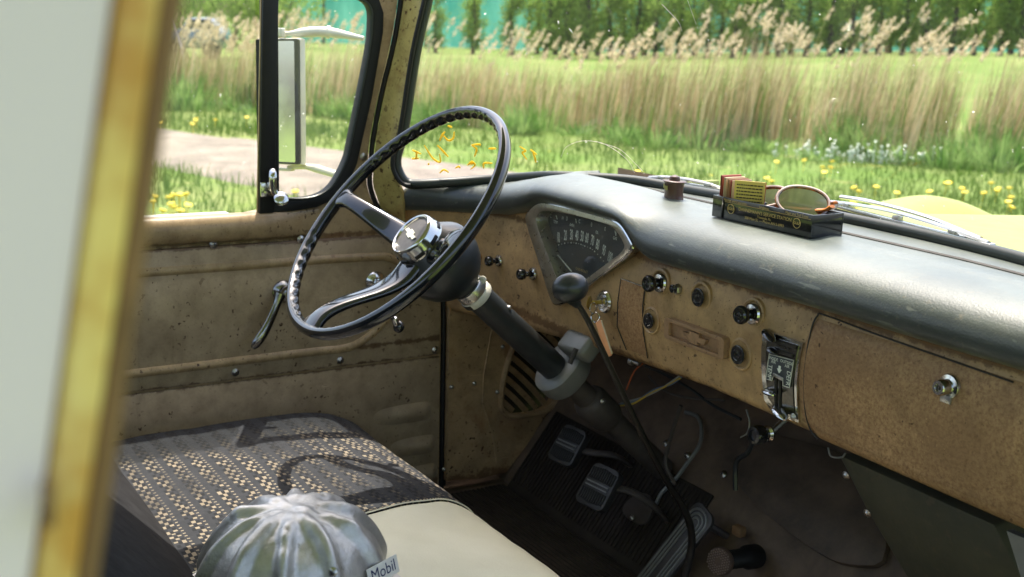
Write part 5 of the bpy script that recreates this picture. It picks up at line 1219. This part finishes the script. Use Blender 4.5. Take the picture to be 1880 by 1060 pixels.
# ================================================================== THINGS ON THE DASH
tc_ = [AT(1307, 397, 2, -.2385), AT(1487, 437, 2, -.2385)]
TA = Vector((.655, 1.030, -.2395)); TB = Vector((.826, 1.038, -.2395)); 
A_ = AT(1306.5, 396, 2, -.241); B_ = AT(1488, 437.5, 2, -.241); C_ = AT(1544, 423, 2, -.241)
tex = (B_-A_).normalized(); tey = EZ.cross(tex); TLn = (B_-A_).length; TWd = abs((C_-B_).dot(tey))*.66; TH = .0285
tray = thing('desk_tray', 'black moulded promotional tray with gold lettering standing on the dash top', 'tray', tuple(A_))
T0 = A_.copy(); T0.z = -.2415
def TR(u, v, h): return T0+tex*u+tey*v+EZ*h
wt = .0028
obj('front_wall', rbox(TR(TLn/2, wt/2, TH/2), tex, tey, EZ, TLn, wt, TH, .0007), M['bakelite'], tray)
obj('back_wall', rbox(TR(TLn/2, TWd-wt/2, TH/2), tex, tey, EZ, TLn, wt, TH, .0007), M['bakelite'], tray)
for u in (wt/2, TLn-wt/2): obj('end_wall', rbox(TR(u, TWd/2, TH/2-.0002), tex, tey, EZ, wt, TWd-2*wt, TH-.0005, .0004), M['bakelite'], tray)
obj('base', rbox(TR(TLn/2, TWd/2, .0018), tex, tey, EZ, TLn-2*wt, TWd-2*wt, .003), M['bakelite'], tray)
obj('divider', rbox(TR(TLn*.30, TWd/2, TH*.42), tex, tey, EZ, .002, TWd-2*wt, TH*.8), M['bakelite'], tray)
obj('corner_rib', rbox(TR(TLn*.115, -.0004, TH/2), tex, tey, EZ, .0016, .0016, TH*.96), M['bakelite'], tray)
def TT(s, u, h, sz, sx=1.0): return text(s, sz, TR(TLn*u, -.0006, TH*h), tex, EZ, M['gold'], tray, 'lettering', sx=sx)
TT("DANNEMANN'S SERVICE STATION", .55, .60, .0062, .98); TT('Towanda, Pa.', .55, .42, .0046); TT('300 Main St. — Phone AN 5-6993', .55, .27, .0050)
TT('Matches and Cigarettes', .24, .885, .0046); TT('Sunglasses', .54, .885, .0042); TT('Maps and Toll Coins', .86, .885, .0046)
obj('gold_line', rbox(TR(TLn*.56, -.0005, TH*.80), tex, tey, EZ, TLn*.85, .0004, .0004), M['gold'], tray)
for u in (.205, .865):
    c = TR(TLn*u, -.0006, TH*.52); obj('emblem_ring', tube([c+tex*math.cos(t)*.0060+EZ*math.sin(t)*.0060 for t in np.linspace(0, 2*PI, 24, endpoint=False)], .0004, 5, closed=True), M['gold'], tray)
    text('GULF', .0044, c, tex, EZ, M['gold'], tray, 'lettering', off=.0001)
# match books standing upright at the left end
mbl = ['dark red match book, first from the left in the tray', 'cream match book with a red back, second from the left in the tray', 'tan match book, third from the left in the tray', 'brown match book behind the yellow one in the tray']
for i, (u, m_) in enumerate(((.030, 'red'), (.070, 'card'), (.108, 'orange2'), (.142, 'red'))):
    if m_ not in M: M[m_] = plain('tan card', (.42, .24, .12), .55)
    t = thing('match_book', mbl[i], 'match book', tuple(TR(TLn*u, TWd*.4, .004)), 'match books standing in the tray')
    for s_, mm in ((-1, m_), (1, 'card' if i % 2 else m_)): obj('cover', rbox(TR(TLn*u+s_*.0014, TWd*.45, .003+.0255), (tex+EZ*.06*(i-1.5)*0).normalized(), tey, EZ, .0010, TWd*.62, .050-.002*i, .0003), M[mm], t)
    obj('fold', tube([TR(TLn*u, TWd*.45-TWd*.31, .053-.002*i), TR(TLn*u, TWd*.45+TWd*.31, .053-.002*i)], .0018, 8), M[m_], t)
    obj('matches', rbox(TR(TLn*u, TWd*.45, .027), tex, tey, EZ, .0014, TWd*.55, .044), M['card'], t)
yb_ = thing('match_book', 'yellow match book with lines of small black print, nearest in the tray', 'match book', tuple(TR(TLn*.24, TWd*.4, .004)), 'match books standing in the tray')
yn = (tex*.55-tey*.84).normalized(); yx = EZ.cross(-yn).normalized(); yx = yx if yx.dot(tex) > 0 else -yx
y0 = AT(1336, 361, 1, TR(TLn*.2, .004, 0).y+.002); YW, YH = .040, .044
ycc = TR(TLn*.185, .006, .004)+yx*YW*.5+EZ*(YH*.5+.004)
obj('cover', rbox(ycc, yx, EZ, yn, YW, YH, .0012, .0004), M['yellowp'], yb_); obj('back_cover', rbox(ycc-yn*.0045, yx, EZ, yn, YW, YH*.98, .0010), M['red'], yb_)
ln = MB(); rl = random.Random(4)
for i in range(9):
    x_ = -YW*.42
    while x_ < YW*.40:
        wl = rl.uniform(.0014, .0045); wl = min(wl, YW*.43-x_)
        ln.add(rbox(ycc+yn*.0009+yx*(x_+wl/2)+EZ*(YH*.38-i*.0042), yx, EZ, yn, wl, .0015, .0002)); x_ += wl+.0008
obj('print_lines', ln, M['ink'], yb_, smooth=0)
# sunglasses lying in the tray
sg = thing('sunglasses', 'round tortoiseshell sunglasses with grey lenses lying in the black tray', 'sunglasses', tuple(TR(TLn*.6, TWd*.5, .02)))
def lensring(px, py, wpx, hpx, yaw, roll, dist_y):
    c = AT(px, py, 1, dist_y); n_ = (CAM-c).normalized(); n_ = (n_+EX*yaw+EZ*.5).normalized()
    ex = EZ.cross(n_).normalized(); ex = ex if ex.dot(tex) > 0 else -ex; ey = n_.cross(ex); ey = ey if ey.z > 0 else -ey
    ex2 = ex*math.cos(roll)+ey*math.sin(roll); ey2 = ey*math.cos(roll)-ex*math.sin(roll); dd = (c-CAM).length; w_, h_ = wpx*dd/F/2, hpx*dd/F/2*1.1
    P = [c+ex2*w_*math.copysign(abs(math.cos(t))**.85, math.cos(t))+ey2*h_*(math.sin(t)*(1 if math.sin(t) > 0 else 1.0)+.0) for t in np.linspace(0, 2*PI, 40, endpoint=False)]
    fr_ = obj('frame', tube(P, .0024, 8, closed=True, flat=1.0), M['tort'], sg)
    obj('rim_front', tube([p+n_*.0018 for p in P], .0016, 6, closed=True), plain('pinkish frame edge', (.62, .48, .44), .15, 0, .2, 50, coat=.5), fr_)
    obj('lens', (P+[p-n_*.0012 for p in P], [tuple(range(40)), tuple(range(79, 39, -1))]), M['lens'], fr_, smooth=0); return c, ex2, ey2, w_, h_
ca = lensring(1404, 363, 84, 40, -.45, .30, 1.085); cb = lensring(1474, 371, 92, 52, .1, -.12, 1.074)
obj('bridge', tube(cat([ca[0]+ca[1]*ca[3]*.95+ca[2]*.004, (ca[0]+cb[0])/2+EZ*.013+EX*.004, cb[0]-cb[1]*cb[3]*.9+cb[2]*cb[4]*.5], 5), .0026, 8), M['tort'], sg)
e0 = cb[0]+cb[1]*cb[3]*.98+cb[2]*cb[4]*.15; obj('temple', tube(cat([e0, e0+Vector((.006, .006, .002)), e0+Vector((-.02, .02, -.010)), cb[0]+Vector((-.06, .012, -.014))], 6), .0026, 8), M['tort'], sg)
e1 = ca[0]-ca[1]*ca[3]*.9; obj('temple', tube(cat([e1, e1+Vector((.02, .01, -.006)), e1+Vector((.07, .004, -.011)), e1+Vector((.085, .0, -.012))], 6), .0024, 8), M['tort'], sg)
M['amberf'] = plain('amber temple', (.62, .20, .03), .2, 0, .35, 90, coat=.5)
obj('temple', tube(cat([AT(1378, 381, 1, 1.10), AT(1410, 374, 1, 1.10), AT(1438, 366, 1, 1.098)], 5), .0042, 8, flat=.5), M['amberf'], sg)
obj('temple', tube(cat([AT(1425, 377, 1, 1.095), AT(1470, 384, 1, 1.09), AT(1512, 386, 1, 1.085), AT(1528, 379, 1, 1.085)], 5), .0046, 8, flat=.5), M['amberf'], sg)
# plain brown ornament with a brimmed top
fp = AT(1236, 369, 2, -.241); ds = (fp-CAM).length/F
fg = thing('ornament', 'small dark brown ornament with a flat brimmed top beside the tray on the dash', 'ornament', tuple(fp))
obj('body', grid(lambda u, v: fp+Vector((math.cos(2*PI*u), math.sin(2*PI*u), 0))*(19*ds*(1.0-.10*math.sin(PI*min(1, v*1.0))+.05*math.sin(4*PI*u+2)*(1-v)-.06*(v > .95)))*(1+.05*noise.noise(Vector((math.cos(2*PI*u)*2, math.sin(2*PI*u)*2, v*5))))+EZ*(36*ds*v), 28, 12, closed_u=True), M['figure'], fg)
obj('brim', lathe([(6*ds, 0), (22*ds, .2*ds), (22.5*ds, 1.4*ds), (21*ds, 2.4*ds), (6*ds, 2.8*ds)], fp+EZ*34.5*ds, (0, .05, 1), 28), M['figure'], fg)
obj('crown', lathe([(10*ds, 0), (9.6*ds, 6*ds), (8.6*ds, 8*ds), (3*ds, 10*ds), (.5*ds, 11*ds)], fp+EZ*36.5*ds, EZ, 20), M['figure'], fg)
obj('olive_patch', grid(lambda u, v: fp+Vector((math.cos(-2.2+.9*u), math.sin(-2.2+.9*u), 0))*(19.3*ds)+EZ*ds*(22+8*v+2*math.sin(6*u)), 10, 5), M['olive'], fg)
# ================================================================== WIPERS (outside the glass)
def wiper(name, label, a, b, x0y, bow_, nb2, m):
    t = thing('windshield_wiper', label, 'wiper', tuple(a), 'wipers on the windscreen')
    A2, B2 = Vector(a), Vector(b); d = (B2-A2).normalized(); L = (B2-A2).length; n_ = d.cross(EZ).normalized()
    obj('blade', rbox((A2+B2)/2-EZ*.004, d, n_, EZ, L, .005, .011, .001), M['rubber'], t)
    obj('blade_holder', rbox((A2+B2)/2+EZ*.002, d, n_, EZ, L*.98, .010, .0050, .001), M[m], t)
    obj('upper_strip', tube(cat([A2+d*L*.03+EZ*.004, A2.lerp(B2, .25)+EZ*(.008+bow_*.5), A2.lerp(B2, .5)+EZ*(.009+bow_), A2.lerp(B2, .75)+EZ*(.008+bow_*.5), B2-d*L*.03+EZ*.004], 5), .0042, 8, flat=.6), M[m], t)
    for s_ in (.2, .5, .8): obj('clip', rbox(A2.lerp(B2, s_)+EZ*(.005), d, n_, EZ, .012, .009, .009, .001), M['chromed'], t)
    return t
w1 = wiper('w', 'wiper with a dark blade lying along the base of the windscreen behind the ornament', AT(1188, 330, 1, 1.165), AT(1330, 352, 1, 1.205), 0, .001, 0, 'chromed')
wa_, wb_ = AT(1500, 372, 1, 1.215), AT(1826, 456, 1, 1.165)
w2 = wiper('w', 'shiny chrome wiper lying along the base of the windscreen at the right', wa_, wb_, 0, .004, 0, 'chrome')
obj('arm', tube(cat([AT(1545, 362, 1, 1.235), AT(1600, 371, 1, 1.23), AT(1700, 398, 1, 1.21), AT(1800, 438, 1, 1.19)], 5), [.005]*6+[.0045]*5+[.004]*5, 10, flat=.6), M['chrome'], w2)
